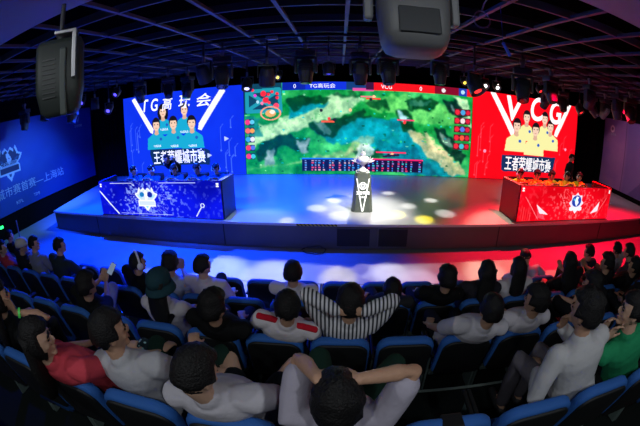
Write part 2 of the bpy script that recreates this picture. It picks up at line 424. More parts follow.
def team_pic(x0, x1, top, bot, base, dark, shirt, heads, strips, banner, crop, seed):
    """crop(x,y) -> metric picture coordinates"""
    w = x1-x0-.02; p = Pic(w, SH-.02, .02, base)
    n = p.fbm(1.4, seed); p.put(np.clip(n-.4, 0, 1), dark, .7)
    rng = random.Random(seed)
    for _ in range(16):   # thin circuit lines and specks
        side = rng.choice((0, 1)); x = rng.uniform(.1, .9) if side == 0 else rng.uniform(w-1.3, w-.1); y = rng.uniform(1.2, 3.0); l = rng.uniform(.3, .9)
        c = tuple(min(255, v+60) for v in base); p.line(x, y, x, y+l, .012, c, .8); p.line(x, y, x+.12, y-.14, .012, c, .8); p.ell(x, y+l, .035, .035, c)
    for poly in strips:
        p.poly([crop(*q) for q in poly], (250, 250, 250))
    for (hx, hy, hs, lg) in heads:
        X, Y = crop(hx, hy); person_pic(p, X, Y, hs, shirt, lg)
    B = [crop(*q) for q in banner]
    p.poly(B, (14, 45, 90))
    return p, w
def cropL(x, y):
    u = (x-48)/449; yt = 85-47*u; yb = 392-20*u; return u*5.59, (y-yt)/(yb-yt)*SH
def cropR(x, y):
    u = (x-45)/392; yt = 44+60*u; yb = 360+24*u; return u*5.48, (y-yt)/(yb-yt)*SH
hl = [(212, 137, .50, True), (293, 130, .50, False), (183, 187, .54, False), (250, 181, .54, False), (318, 179, .54, False)]
stripL = [[(86, 92), (100, 84), (172, 205), (168, 222), (158, 218)], [(424, 48), (437, 62), (352, 208), (340, 205), (344, 182)]]
pL, wL = team_pic(-9.2, -3.61, 0, 0, (14, 52, 232), (4, 26, 190), (24, 165, 205), hl, stripL, [(152, 282), (360, 276), (378, 284), (374, 338), (352, 336), (160, 344), (150, 300)], cropL, 3)
for (x, y) in ((436, 238), (375, 302)): X, Y = cropL(x, y); pL.poly([(X-.1, Y-.1), (X+.1, Y), (X-.1, Y+.1)], (190, 205, 255))
sL = led('led_screen', 'blue team LED screen on the left showing five players in blue shirts', -9.2, -3.61, pL)
hr_ = [(228, 141, .52, False), (297, 146, .52, False), (194, 171, .56, False), (264, 187, .56, False), (322, 175, .54, False)]
stripR = [[(100, 54), (112, 46), (186, 190), (184, 215), (174, 206)], [(394, 92), (405, 100), (350, 214), (338, 208), (342, 190)]]
pR, wR = team_pic(5.13, 10.61, 0, 0, (246, 8, 26), (214, 0, 14), (238, 232, 160), hr_, stripR, [(148, 276), (352, 288), (346, 344), (160, 336), (150, 330)], cropR, 5)
for (x, y) in ((392, 258), (322, 72), (90, 262), (412, 318)): X, Y = cropR(x, y); pR.ell(X, Y, .06, .06, (255, 150, 190))
sR = led('led_screen', 'red team LED screen on the right showing five players in yellow shirts', 5.13, 10.61, pR)
def on_screen(x0, X, Y, dy=-.008): return (x0+.01+X, SY+dy, ZT-Y)
def chars(t, x0, crop, items, hgt, **k):
    for s, x, y, w in items:
        X, Y = crop(x, y); text('lettering', s, lit_white, t, on_screen(x0, X, Y), (1, 0, 0), (0, 0, 1), width=w, height=hgt, **k)
chars(sL, -9.2, cropL, [('T', 143, 115, .34), ('G', 181, 112, .36), ('高', 231, 108, .52), ('玩', 295, 101, .54), ('会', 366, 95, .66)], .52, shear=.2, bold=.012)
chars(sL, -9.2, cropL, [('王者荣耀城市赛', 262, 308, 2.45)], .58, bold=.008)
for x, y in ((183, 268), (250, 268), (318, 266), (214, 205), (290, 214)):
    chars(sL, -9.2, cropL, [('TG高玩会', x, y, .38)], .10)
chars(sR, 5.13, cropR, [('V', 184, 112, .84), ('C', 266, 114, .70), ('G', 340, 126, .70)], 1.0, shear=.15, bold=.022)
chars(sR, 5.13, cropR, [('王者荣耀城市赛', 249, 312, 2.45)], .60, bold=.008)

# centre screen: the game picture
pc = Pic(8.72, SH-.02, .018, (46, 150, 84))
def G(x, y):  # drawing laid out on a 900 x 360 sheet
    return x/900*8.72, y/360*SH
n1 = pc.fbm(1.1, 11, 5); n2 = pc.fbm(.5, 12, 4); n3 = pc.fbm(.25, 13, 3); n4 = pc.fbm(.16, 14, 3)
pc.put(np.clip((n1-.48)*6, 0, 1), (20, 128, 62)); pc.put(np.clip((.44-n1)*6, 0, 1), (64, 172, 104))
def blob(pts, col, a=1.0, wob=.12):
    X0, Y0 = pc.X.copy(), pc.Y.copy(); pc.X = X0+(n2-.5)*wob*4; pc.Y = Y0+(n3-.5)*wob*3
    old = pc.c.copy(); pc.c = np.zeros_like(old); pc.poly([G(*q) for q in pts], (1, 1, 1)); m = pc.c[..., 0]; pc.c = old; pc.X, pc.Y = X0, Y0
    for _ in range(5): m = (m+np.roll(m, 1, 0)+np.roll(m, -1, 0)+np.roll(m, 1, 1)+np.roll(m, -1, 1))/5
    pc.put(m*np.clip(.55+1.1*n4, 0, 1), col, a)
def Q(pts): return [((x-12)/606*900, (y-22)/248*360) for x, y in pts]
PALE, TEAL, DEEP, BUSH, ROCK, SAND = (150, 190, 150), (10, 128, 142), (6, 98, 120), (8, 66, 40), (120, 150, 155), (178, 172, 132)
for pts, col, a in (
    ([(16, 200), (120, 160), (270, 112), (335, 62), (250, 52), (150, 100), (16, 150)], PALE, .95), ([(330, 60), (430, 50), (560, 80), (600, 120), (500, 130), (410, 105), (340, 95)], (96, 178, 96), .8),
    ([(16, 250), (90, 250), (180, 225), (320, 190), (330, 235), (160, 240)], (120, 168, 112), .8), ([(560, 45), (612, 50), (612, 125), (590, 110)], (170, 200, 160), .9),
    ([(125, 88), (180, 72), (235, 78), (195, 98), (130, 120)], TEAL, 1), ([(190, 150), (310, 110), (410, 120), (470, 165), (600, 268), (430, 268), (385, 225), (330, 190), (240, 185)], TEAL, 1),
    ([(260, 150), (330, 125), (400, 150), (350, 190), (270, 180)], (14, 150, 165), .8), ([(400, 190), (450, 190), (540, 265), (430, 262)], DEEP, .8), ([(16, 105), (60, 115), (50, 160), (16, 160)], (20, 110, 110), .8),
    ([(430, 150), (470, 150), (610, 250), (610, 268), (560, 262), (480, 190)], SAND, .9), ([(475, 145), (520, 175), (560, 215), (520, 205)], (205, 190, 150), .8), ([(310, 158), (350, 172), (330, 195), (280, 215), (285, 190)], SAND, .5),
    ([(122, 66), (228, 58), (240, 74), (175, 84), (130, 100)], BUSH, .95), ([(182, 140), (250, 118), (325, 100), (345, 112), (270, 140), (250, 172), (200, 160)], BUSH, .95),
    ([(42, 200), (66, 176), (112, 158), (180, 176), (188, 208), (150, 205), (110, 190), (80, 232), (50, 235)], BUSH, .95), ([(428, 64), (470, 52), (525, 66), (508, 88), (445, 86)], BUSH, .95),
    ([(405, 98), (450, 88), (458, 150), (420, 152)], BUSH, .95), ([(538, 52), (570, 58), (600, 98), (572, 104), (540, 80)], (14, 50, 46), .95), ([(505, 138), (545, 140), (604, 205), (600, 240), (540, 200)], (14, 52, 44), .95),
    ([(330, 70), (380, 62), (385, 92), (340, 92)], BUSH, .8), ([(290, 205), (360, 195), (380, 215), (320, 222)], BUSH, .8), ([(240, 52), (330, 48), (320, 60), (250, 62)], BUSH, .7), ([(180, 240), (240, 238), (245, 268), (160, 268)], (20, 110, 50), .7),
    ([(66, 205), (92, 198), (92, 245), (70, 248)], ROCK, .9), ([(155, 178), (182, 178), (184, 214), (168, 212)], ROCK, .9), ([(410, 98), (436, 98), (446, 122), (424, 130)], (150, 190, 200), .9), ([(205, 128), (232, 128), (240, 165), (215, 158)], (90, 130, 130), .8),
    ([(556, 68), (580, 84), (576, 96), (556, 80)], (130, 150, 150), .8), ([(520, 150), (556, 160), (570, 185), (540, 178)], (110, 140, 130), .8), ([(440, 66), (490, 62), (486, 74), (446, 78)], (60, 120, 100), .8), ([(300, 195), (330, 180), (350, 195), (330, 225), (308, 222)], (190, 205, 205), .8)):
    blob(Q(pts), col, a)
rng = random.Random(4)
for (x, y, r) in () and ((175, 300, 18), (215, 265, 14), (290, 260, 13), (250, 240, 12), (360, 210, 14), (390, 235, 13), (540, 115, 15), (590, 165, 13), (520, 150, 14), (740, 80, 16), (770, 70, 12), (720, 250, 16), (690, 220, 12), (870, 330, 14), (640, 240, 10), (330, 195, 10), (135, 130, 14), (90, 165, 18), (60, 190, 14)):
    X, Y = G(x, y)
    for _ in range(4):
        a = rng.uniform(-.12, .12); b = rng.uniform(-.1, .1); pc.ell(X+a, Y+b, .12*r/14, .10*r/14, rng.choice([(24, 60, 64), (120, 150, 150), (50, 95, 90), (16, 60, 50)]), .6)
for _ in range(140):
    X, Y = rng.uniform(0, 8.7), rng.uniform(.3, 3.4); pc.ell(X, Y, rng.uniform(.02, .07), rng.uniform(.015, .04), rng.choice([(10, 80, 50), (140, 205, 160), (20, 170, 180), (70, 190, 90)]), .7)
R = lambda x0, y0, x1, y1, c, a=1.0: pc.rect(*G(x0, y0), *G(x1, y1), c, a)
E_ = lambda x, y, r, c: pc.ell(*G(x, y), r, r, c)
# HUD: minimap
tex = pc.fbm(.22, 17, 5); pc.c *= (.72+.62*tex)[..., None]; pc.c[..., 0] += (tex-.5)*40
pc.c = np.clip((pc.c-100)*1.25+104, 0, 255)
R(0, 0, 150, 115, (14, 66, 90)); 
for l in ((12, 30, 12, 105), (12, 30, 140, 25), (140, 25, 145, 110), (12, 108, 145, 108), (20, 100, 130, 35), (20, 35, 130, 105)):
    pc.line(*G(l[0], l[1]), *G(l[2], l[3]), .07, (30, 150, 170))
for (x, y, c) in ((78, 40, (250, 40, 60)), (86, 66, (250, 40, 60)), (100, 76, (250, 60, 70)), (92, 60, (245, 30, 50)), (45, 46, (220, 60, 210)), (55, 72, (170, 220, 240)), (72, 78, (250, 130, 170)), (128, 90, (250, 70, 100)), (35, 25, (250, 40, 60)), (112, 34, (250, 40, 60)), (132, 42, (250, 40, 60)), (132, 58, (250, 40, 60)), (98, 44, (250, 40, 60))): E_(x, y, .11 if (x, y) in ((78, 40), (86, 66), (128, 90)) else .06, c)
pc.ringp(*G(105, 118), .40, .27, .16, (245, 160, 120)); pc.ell(*G(105, 118), .2, .14, (230, 170, 90)); pc.ell(*G(112, 113), .1, .08, (250, 240, 220))
# HUD: player icons left and right
for k in range(5):
    y = 150+k*34
    R(2, y-12, 38, y+12, (16, 40, 80)); E_(12, y, .10, [(240, 60, 120), (240, 110, 90), (60, 170, 230), (240, 60, 90), (240, 60, 130)][k]); E_(30, y, .09, [(90, 200, 230), (240, 160, 60), (230, 230, 250), (80, 120, 230), (60, 200, 220)][k])
    y = 96+k*34
    R(822, y-13, 894, y+13, (90, 20, 40)); E_(836, y, .10, (235, 40, 60)); E_(860, y, .10, [(70, 160, 220), (240, 220, 220), (80, 120, 230), (240, 90, 60), (60, 190, 210)][k]); E_(882, y, .09, (220, 30, 60))
# HUD: top bar
R(152, 0, 395, 30, (18, 50, 215)); R(152, 0, 240, 30, (10, 36, 165)); R(395, 0, 470, 30, (20, 60, 120)); R(420, 24, 500, 34, (220, 80, 160)); R(470, 0, 520, 28, (60, 20, 60)); R(500, 0, 900, 30, (235, 20, 30)); R(740, 0, 840, 30, (130, 10, 40)); R(840, 0, 875, 30, (30, 60, 170))
E_(775, 15, .08, (240, 225, 230)); E_(857, 15, .08, (180, 220, 250))
for (x0, y0, x1, c) in ((470, 60, 525, (250, 30, 50)), (610-20, 138, 660, (240, 60, 110)), (450, 52, 500, (240, 120, 140)), (510, 266, 630, (245, 30, 90)), (300, 150, 350, (245, 90, 60))): R(x0, y0, x1, y0+6, c)
for (x, y) in ((488, 66), (500, 55), (620, 150), (560, 280), (575, 276), (330, 142), (410, 108), (300, 110), (350, 146)): E_(x, y, .06, rng.choice([(250, 60, 60), (255, 200, 150), (30, 30, 50)]))
pc.line(*G(540, 285), *G(600, 278), .04, (40, 20, 60))
# HUD: score table
R(225, 296, 455, 345, (8, 24, 70)); R(455, 296, 700, 345, (20, 14, 56)); R(225, 294, 455, 299, (20, 120, 240)); R(455, 294, 700, 299, (235, 30, 110))
for r_ in range(5):
    y = 305+r_*9
    for x in (235, 262, 275, 288, 305, 330, 342, 368, 388, 405, 420, 440): pc.rect(*G(x, y-2.6), *G(x+rng.choice((5, 8)), y+2.6), rng.choice([(220, 80, 120), (120, 150, 220), (60, 150, 230), (210, 170, 190)]))
    for x in (462, 480, 498, 515, 535, 556, 575, 598, 614, 630, 650, 684): pc.rect(*G(x, y-2.6), *G(x+rng.choice((5, 8)), y+2.6), rng.choice([(230, 60, 110), (70, 140, 240), (150, 120, 200), (60, 190, 200)]))
sC = led('led_screen', 'large centre LED screen showing a green and teal game map', -3.61, 5.13, pc)
def gtext(s, x, y, w, h): X, Y = G(x, y); text('lettering', s, lit_white, sC, on_screen(-3.61, X, Y), (1, 0, 0), (0, 0, 1), width=w, height=h)
gtext('TG高玩会', 305, 15, .95, .17); gtext('VCG', 548, 15, .40, .15); gtext('0', 200, 15, .09, .15); gtext('0', 682, 15, .09, .15)

# ------------------------------------------------------------------ side banners
def crest(p, x, y, s, white=(235, 240, 250), navy=(22, 40, 90), teal=(40, 150, 180), word=True):
    """wolf-head crest with wings, ribbon and point; s is its half width"""
    out = [(-1, -.25), (-.72, -.34), (-.55, -.72), (-.42, -.5), (-.2, -.68), (0, -.5), (.2, -.68), (.42, -.5), (.55, -.72), (.72, -.34), (1, -.25), (.82, 0), (.62, .16), (.74, .24), (.74, .62), (.3, .62), (0, .98), (-.3, .62), (-.74, .62), (-.74, .24), (-.62, .16), (-.82, 0)]
    p.poly([(x+a*s*1.05, y+b*s*1.05) for a, b in out], white)
    p.poly([(x+a*s*.9, y+b*s*.86) for a, b in out[:13]+[(.62, .2), (-.62, .2)]+out[20:]], navy)
    p.poly([(x-.85*s, y-.2*s), (x-.45*s, y-.1*s), (x-.35*s, y+.1*s), (x-.55*s, y+.02*s)], teal); p.poly([(x+.85*s, y-.2*s), (x+.45*s, y-.1*s), (x+.35*s, y+.1*s), (x+.55*s, y+.02*s)], teal)
    p.poly([(x-.18*s, y-.4*s), (x+.0*s, y-.45*s), (x+.22*s, y-.1*s), (x+.12*s, y+.05*s), (x+.02*s, y+.2*s), (x-.12*s, y+.0*s)], white)
    p.ell(x+.02*s, y-.15*s, .05*s, .03*s, navy)
    p.rect(x-.7*s, y+.27*s, x+.7*s, y+.56*s, navy)
    p.poly([(x-.15*s, y+.62*s), (x+.15*s, y+.62*s), (x, y+.84*s)], teal)
white_print = mat('white_print', (.34, .42, .55), .6)
bn = thing('wall_banner', 'long blue wall banner with wolf crest on the left wall', 'banner', (0, 0, 0))
BL, BH = 8.2, 3.28
p = Pic(BL, BH, .03, (10, 58, 150))    # runs from the near end (y 5.1) to the far end (y 13.3)
n = p.fbm(2.2, 21, 5); m2 = p.fbm(1.0, 22, 5)
p.put(np.clip((n-.45)*3, 0, 1)*np.clip(1-abs(p.Y-1.6)/1.4, 0, 1)*np.clip(1-p.X/7, 0, 1), (120, 160, 215), .75)
p.put(np.clip(((p.Y-2.2) + (m2-.5)*.8)*2, 0, 1), (12, 60, 120), .6)
p.put(np.clip((.5-n)*3, 0, 1), (8, 40, 120), .5)
crest(p, 2.75, 1.45, .72, (190, 205, 225), (16, 34, 80), (24, 70, 120))
p.mesh('print', pic_print, bn, (-11.52, 5.1, 4.09), (0, 1, 0), (0, 0, -1))
bm = bmesh.new(); box(bm, -11.58, -11.525, 5.1, 13.3, .8, 4.1); finish('backing', bm, M['black'], bn)
def ltext(s, y, z, w, h, **k): text('lettering', s, white_print, bn, (-11.505, y, z), (0, 1, 0), (0, 0, 1), width=w, height=h, **k)
ltext('城市赛首赛—上海站', 8.95, 1.58, 4.0, .36); ltext('王者荣耀城市赛', 7.85, 2.55, .9, .2); ltext('TIMI', 9.1, 1.08, .35, .12); ltext('KPL', 8.1, 1.08, .4, .12)
ltext('V', 12.3, 3.60, .24, .26); ltext('王者荣耀', 12.3, 3.32, .55, .12)
bm = bmesh.new(); box(bm, -11.58, -11.50, 6.80, 6.95, .46, .54)
tag(finish('exit_light', bm, glow('exit_green', (.02, .9, .15), 3.0)), 'small glowing green emergency light low on the left wall', 'light')
bn2 = thing('wall_banner', 'dim mauve wall banner with small round emblem on the right wall', 'banner', (0, 0, 0))
p = Pic(7.0, 3.1, .03, (150, 120, 170)); n = p.fbm(1.5, 31, 5)
p.put(np.clip((n-.4)*3, 0, 1), (110, 90, 160), .7); p.put(np.clip((p.X-1.6)*4, 0, 1), (84, 84, 150), .6)
p.put(np.clip(1-abs(p.X-1.65)/.03, 0, 1), (40, 30, 70), .8); p.ell(.62, .45, .16, .16, (225, 205, 225)); p.ell(.62, .45, .08, .08, (120, 80, 130))
p.poly([(2.2, 3.1), (3.2, 2.2), (4.5, 2.5), (6, 1.8), (7, 2.4), (7, 3.1)], (60, 56, 120), .6)
p.mesh('print', pic_print, bn2, (12.52, 12.95, 3.98), (0, -1, 0), (0, 0, -1))
bm = bmesh.new(); box(bm, 12.525, 12.59, 5.95, 12.95, .88, 3.98); finish('backing', bm, M['black'], bn2)
text('lettering', '王者荣耀', white_print, bn2, (12.505, 12.3, 3.28), (0, -1, 0), (0, 0, 1), width=.5, height=.12)

# ------------------------------------------------------------------ team desks
def desk(label, A, B, depth, base, dark, blueteam):
    A = Vector((*A, .67)); B = Vector((*B, .67)); ux = (B-A).normalized(); uy = Vector((-ux.y, ux.x, 0)); w = (B-A).length; h = 1.0
    Mx = Matrix((ux, uy, Vector((0, 0, 1)))).transposed().to_4x4(); Mx.translation = A
    t = thing('team_desk', label, 'desk', A, math.atan2(ux.y, ux.x))
    side = mat('desk_side_blue', (.004, .02, .12), .5) if blueteam else mat('desk_side_red', (.5, .004, .01), .6)
    for x0, x1 in ((0, .11), (w-.11, w)):
        bm = bmesh.new(); bbox(bm, x0, x1, .03, depth, 0, h, .008); bmn = finish('side_panel', bm, side, t)
    bm = bmesh.new(); box(bm, .11, w-.11, .03, .10, 0, h-.01); finish('front_frame', bm, M['black'], t)
    bm = bmesh.new(); box(bm, .11, w-.11, .10, .62, .70, .74); finish('tabletop', bm, M['black'], t)
    p = Pic(w-.06, h-.03, .012, base); ww, hh = w-.06, h-.03
    cx, cy = ww*(.44 if blueteam else .57), hh*.48
    n = p.fbm(.075, 41 if blueteam else 42, 2); rad = np.hypot((p.X-cx), (p.Y-cy)*1.4); ang = np.arctan2(p.Y-cy, p.X-cx)
    p.put(np.clip((p.fbm(1.2, 5)-.4)*3, 0, 1), dark, .8)
    spk = np.clip((n-.62)*14, 0, 1)*np.clip(1.5-rad*.75, .3, 1)
    p.put(spk, (150, 180, 255) if blueteam else (255, 120, 120), .75)
    rg = random.Random(9 if blueteam else 8)
    hi = (225, 235, 255) if blueteam else (255, 190, 190)
    for _ in range(240 if blueteam else 90):
        a = rg.uniform(0, 2*PI); r0 = rg.uniform(.3, .8 if blueteam else .6); r1 = r0+rg.uniform(.03, .10)
        p.line(cx+math.cos(a)*r0, cy+math.sin(a)*r0*.75, cx+math.cos(a)*r1, cy+math.sin(a)*r1*.75, .004, hi, .6)
    if blueteam:
        p.line(.02, .28, .68, hh-.04, .02, (230, 240, 255)); p.line(ww-.75, hh-.05, ww-.58, hh-.3, .012, hi); p.ringp(ww-.55, hh-.34, .06, .06, .35, hi)
        p.line(.5, .05, 1.3, .05, .008, hi); p.line(1.3, .05, 1.4, .12, .008, hi); p.line(ww-1.8, .05, ww-.7, .05, .008, hi); p.line(.8, hh-.06, 2.6, hh-.06, .008, hi, .8)
    else:
        p.poly([(.62, .45), (1.05, .98*hh), (.72, .9*hh)], (255, 120, 140), .5); p.poly([(.62, .5), (1.12, .80), (.78, .76)], (255, 225, 235)); p.poly([(ww-.55, .42), (ww-.95, .80), (ww-.58, .72)], (255, 225, 235))
        p.line(.2, .3, .75, hh-.05, .01, hi, .6); p.line(1.5, .2, 1.9, .7, .01, hi, .5); p.line(ww-.2, .3, ww-.7, hh-.05, .01, hi, .6)
        for k in range(5): p.line(.12+.08*k, hh, .12+.08*k, hh*.55+.05*k, .008, (255, 110, 110), .6)
    star = [(math.cos(a)*(.37 if k % 2 == 0 else .27), math.sin(a)*(.36 if k % 2 == 0 else .27)) for k, a in enumerate([2*PI*j/16-PI/2 for j in range(16)])]
    if not blueteam: p.poly([(cx+a*.9, cy+b*.9) for a, b in star], (235, 225, 240))
    if blueteam:
        crest(p, cx, cy-.02, .38, (245, 250, 255), (205, 222, 255), (150, 220, 240)); p.ell(cx-.14, cy-.1, .08, .07, (20, 120, 190)); p.ell(cx+.13, cy-.1, .09, .08, (16, 40, 160)); p.poly([(cx-.04, cy-.2), (cx+.06, cy-.18), (cx+.02, cy+.06), (cx-.05, cy+.04)], (250, 250, 255))
    else:
        p.ell(cx, cy-.06, .21, .17, (20, 60, 170)); p.poly([(cx-.02, cy-.2), (cx+.09, cy-.17), (cx+.04, cy-.1), (cx+.1, cy-.02), (cx+.02, cy+.1), (cx-.05, cy+.02), (cx-.08, cy-.08)], (240, 250, 255)); p.ell(cx-.1, cy-.1, .05, .03, (90, 200, 230)); p.rect(cx-.28, cy+.12, cx+.28, cy+.22, (235, 240, 250))
    for x in (.09, ww-.09):
        p.rect(x-.035, .05, x+.035, .09, (255, 255, 255)); p.rect(x-.035, .12, x+.035, .15, (255, 255, 255)); p.rect(x-.015, .05, x+.015, .15, (255, 255, 255))
    p.mesh('led_front', pic_lit, t, (.03, .0, h-.01), (1, 0, 0), (0, 0, -1))
    bm = bmesh.new(); box(bm, .03, w-.03, .004, .03, 0.005, h); finish('led_backing', bm, M['black'], t)
    return Mx, w
MLd, wLd = desk('blue LED team desk on the left side of the stage', (-6.93, 8.02), (-2.80, 7.76), .85, (8, 18, 222), (2, 4, 150), True)
MRd, wRd = desk('red LED team desk on the right side of the stage', (4.64, 7.84), (8.62, 8.16), .95, (245, 6, 30), (205, 0, 14), False)

# ------------------------------------------------------------------ podium and trophy
pd = thing('podium', 'dark tapered podium with white V lines at centre stage', 'podium', (.58, 8.7, .67))
def prism_pod(w0, w1, wt, d0, d1, z0, z1, z2):
    bm = bmesh.new()
    rings = []
    for z, w, d in ((z0, w0, d0), (z1, w1, d1), (z2, wt, d1)):
        c = w*.28
        rings.append([Vector(q+(z,)) for q in ((-w+c, -d), (w-c, -d), (w, -d+c), (w, d-c), (w-c, d), (-w+c, d), (-w, d-c), (-w, -d+c))])
    loft(bm, rings); return bm
finish('body', prism_pod(.27, .20, .17, .22, .19, 0, .90, 1.02), mat('podium_green', (.10, .12, .095), .4), pd)
bm = bmesh.new()
for s in (-1, 1):
    a = Vector((s*.155, -.215, .88)); b = Vector((s*.01, -.245, .04)); n_ = Vector((.012, 0, 0))
    vs = [bm.verts.new(q) for q in (a-n_, a+n_, b+n_, b-n_, a-n_+Vector((0, .03, 0)), a+n_+Vector((0, .03, 0)), b+n_+Vector((0, .03, 0)), b-n_+Vector((0, .03, 0)))]
    for f in ((0,1,2,3),(4,7,6,5),(0,4,5,1),(1,5,6,2),(2,6,7,3),(3,7,4,0)): bm.faces.new([vs[i] for i in f])
tag(finish('v_line', bm, glow('podium_lines', (1, 1, .95), .9), pd), 'white glowing V line')
bm = bmesh.new()
for k in range(24):
    a = 2*PI*k/24; b = 2*PI*(k+1)/24
    for r0, r1 in ((.075, .095), (.03, .05)):
        q = [bm.verts.new((math.cos(x)*r, -.225-.0*k, .70+math.sin(x)*r)) for x, r in ((a, r0), (a, r1), (b, r1), (b, r0))]; bm.faces.new(q)
finish('emblem', bm, lit_white, pd)
text('lettering', '王者荣耀', lit_white, pd, (0, -.232, .52), (1, 0, 0), (0, 0, 1), width=.34, height=.09)
text('lettering', '城市赛', lit_white, pd, (0, -.238, .41), (1, 0, 0), (0, 0, 1), width=.2, height=.05)
tr = thing('trophy', 'ornate pale silver trophy standing on the podium', 'trophy', (.58, 8.7, 1.69))
silver = mat('trophy_silver', (.62, .62, .64), .3, metal=.1)
bm = bmesh.new()
prof = [(.13, 0), (.13, .05), (.08, .07), (.05, .12), (.04, .16), (.09, .2), (.16, .27), (.17, .33), (.12, .38), (.07, .40)]
loft(bm, [ring(Vector((0, 0, z)), Vector((r, 0, 0)), Vector((0, r, 0)), 16) for r, z in prof])
finish('cup', bm, silver, tr, smooth=True)
for s in (-1, 1):
    bm = bmesh.new()
    for k in range(4):
        a = math.radians(15+k*22); d = Vector((s*math.cos(a), 0, math.sin(a))); b = Vector((s*.10, 0, .24))
        tube(bm, [b, b+d*.08+Vector((s*.03, 0, 0)), b+d*(.20-.015*k)], [.035, .03, .01], 6, .5)
    finish('wing', bm, silver, tr, smooth=True)
bm = bmesh.new(); ellipsoid(bm, (0, 0, .44), (.07, 0, 0), (0, .06, 0), (0, 0, .08)); tube(bm, [(0, 0, .48), (-.02, 0, .55)], [.025, .008], 6); tube(bm, [(.04, 0, .48), (.06, 0, .54)], [.02, .006], 6)
finish('figure', bm, silver, tr, smooth=True)

# ------------------------------------------------------------------ lighting rig
def moving_head(name='moving_head_light'):
    t = thing(name, 'black moving head stage light', 'stage light')
    bm = bmesh.new(); bbox(bm, -.03, .03, -.03, .03, -.10, .0, .006); cyl(bm, (-.05, 0, .01), (.05, 0, .01), .035, 10); finish('clamp', bm, M['steel'], t)
    bm = bmesh.new(); bbox(bm, -.15, .15, -.11, .11, -.20, -.10, .02); finish('base', bm, M['fixture'], t)
    bm = bmesh.new()
    bbox(bm, -.16, .16, -.05, .05, -.25, -.205, .012)
    for s in (-1, 1): bbox(bm, s*.15-.022, s*.15+.022, -.055, .055, -.46, -.21, .015)
    yk = finish('yoke', bm, M['fixture'], t)
    hd = bpy.data.objects.new('head', None)
    bm = bmesh.new()
    prof = [(.07, -.17), (.10, -.15), (.115, -.06), (.12, .02), (.10, .12), (.095, .19)]
    loft(bm, [ring(Vector((0, 0, -z)), Vector((r, 0, 0)), Vector((0, r, 0)), 16, 2.6) for r, z in prof])
    for z in (-.08, -.04, 0): loft(bm, [ring(Vector((0, 0, -z)), Vector((.126, 0, 0)), Vector((0, .126, 0)), 16, 2.6), ring(Vector((0, 0, -z+.012)), Vector((.126, 0, 0)), Vector((0, .126, 0)), 16, 2.6)])
    bmesh.ops.translate(bm, verts=bm.verts, vec=(0, 0, 0))
    h = finish('head', bm, M['fixture'], t, smooth=False); h.location = (0, 0, -.42)
    bm = bmesh.new(); cyl(bm, (0, 0, -.19), (0, 0, -.205), .08, 18); finish('lens', bm, M['glass'], h)
    return t
def par_can():
    t = thing('par_light', 'black par can stage light', 'stage light')
    bm = bmesh.new(); bbox(bm, -.02, .02, -.02, .02, -.08, .02, .005); finish('clamp', bm, M['steel'], t)
    bm = bmesh.new()
    bbox(bm, -.14, .14, -.02, .02, -.10, -.08, .005)
    for s in (-1, 1): bbox(bm, s*.135-.006, s*.135+.006, -.02, .02, -.28, -.08, .003)
    finish('bracket', bm, M['fixture'], t)
    bm = bmesh.new(); loft(bm, [ring(Vector((0, 0, z)), Vector((r, 0, 0)), Vector((0, r, 0)), 18) for r, z in ((.05, .15), (.09, .12), (.115, .02), (.12, -.14), (.11, -.14), (.10, -.10))])
    h = finish('can', bm, M['fixture'], t); h.location = (0, 0, -.26)
    bm = bmesh.new(); cyl(bm, (0, 0, -.11), (0, 0, -.12), .095, 18); finish('lens', bm, M['glass'], h)
    return t
# pipes
def hpipe(y, z, x0, x1, label):
    bm = bmesh.new(); cyl(bm, (x0, y, z), (x1, y, z), .025, 10); tag(finish('lighting_pipe', bm, M['pipe'], smooth=True), label, 'pipe', 'pipes of the lighting rig')
hpipe(7.0, 4.826, -9.5, 9.5, 'long black lighting pipe above the front edge of the stage')
hpipe(8.0, 4.826, -11.4, 12.4, 'long black lighting pipe over the team desks')
hpipe(10.5, 4.826, -10.5, 11.5, 'long black lighting pipe over the back half of the stage')
mh0 = moving_head(); pc0 = par_can(); used = {'m': False, 'p': False}
WS = L3
lens_mats = dict(purple=glow('lens_lit_violet', (.10, .07, 1.0), 2.5), white=glow('lens_lit_white', (1, 1, .95), 2.5), yellow=glow('lens_lit_yellow', (1, .8, .1), 1.6), red=glow('lens_lit_red', (1, .04, .04), 1.2), lav=glow('lens_lit_pale', (.75, .7, 1.0), 1.6))
def place(kind, x, y, z, rz, tilt, label, lit=None, s=1.0):
    src = mh0 if kind == 'm' else pc0
    if not used[kind]: o = src; used[kind] = True
    else: o = copy_tree(src)
    s *= 1.15
    if y == 7.0: z -= .05
    o.location = (x, y, z); o.rotation_euler = (0, 0, rz); o.scale = (s, s, s); o['label'] = label
    bm = bmesh.new(); cyl(bm, (0, 0, .0), (0, 0, (4.81-z)/s), .018, 8); finish('hanging_rod', bm, M['pipe'], o)
    for c in o.children:
        if c.name.split('.')[0] in ('head', 'can'):
            c.rotation_euler = (-tilt, 0, 0)
            if lit:
                for l in c.children:
                    l.data = l.data.copy(); l.data.materials[0] = lens_mats[lit]; l.scale = (.6, .6, 1)
    return o
R_ = math.radians
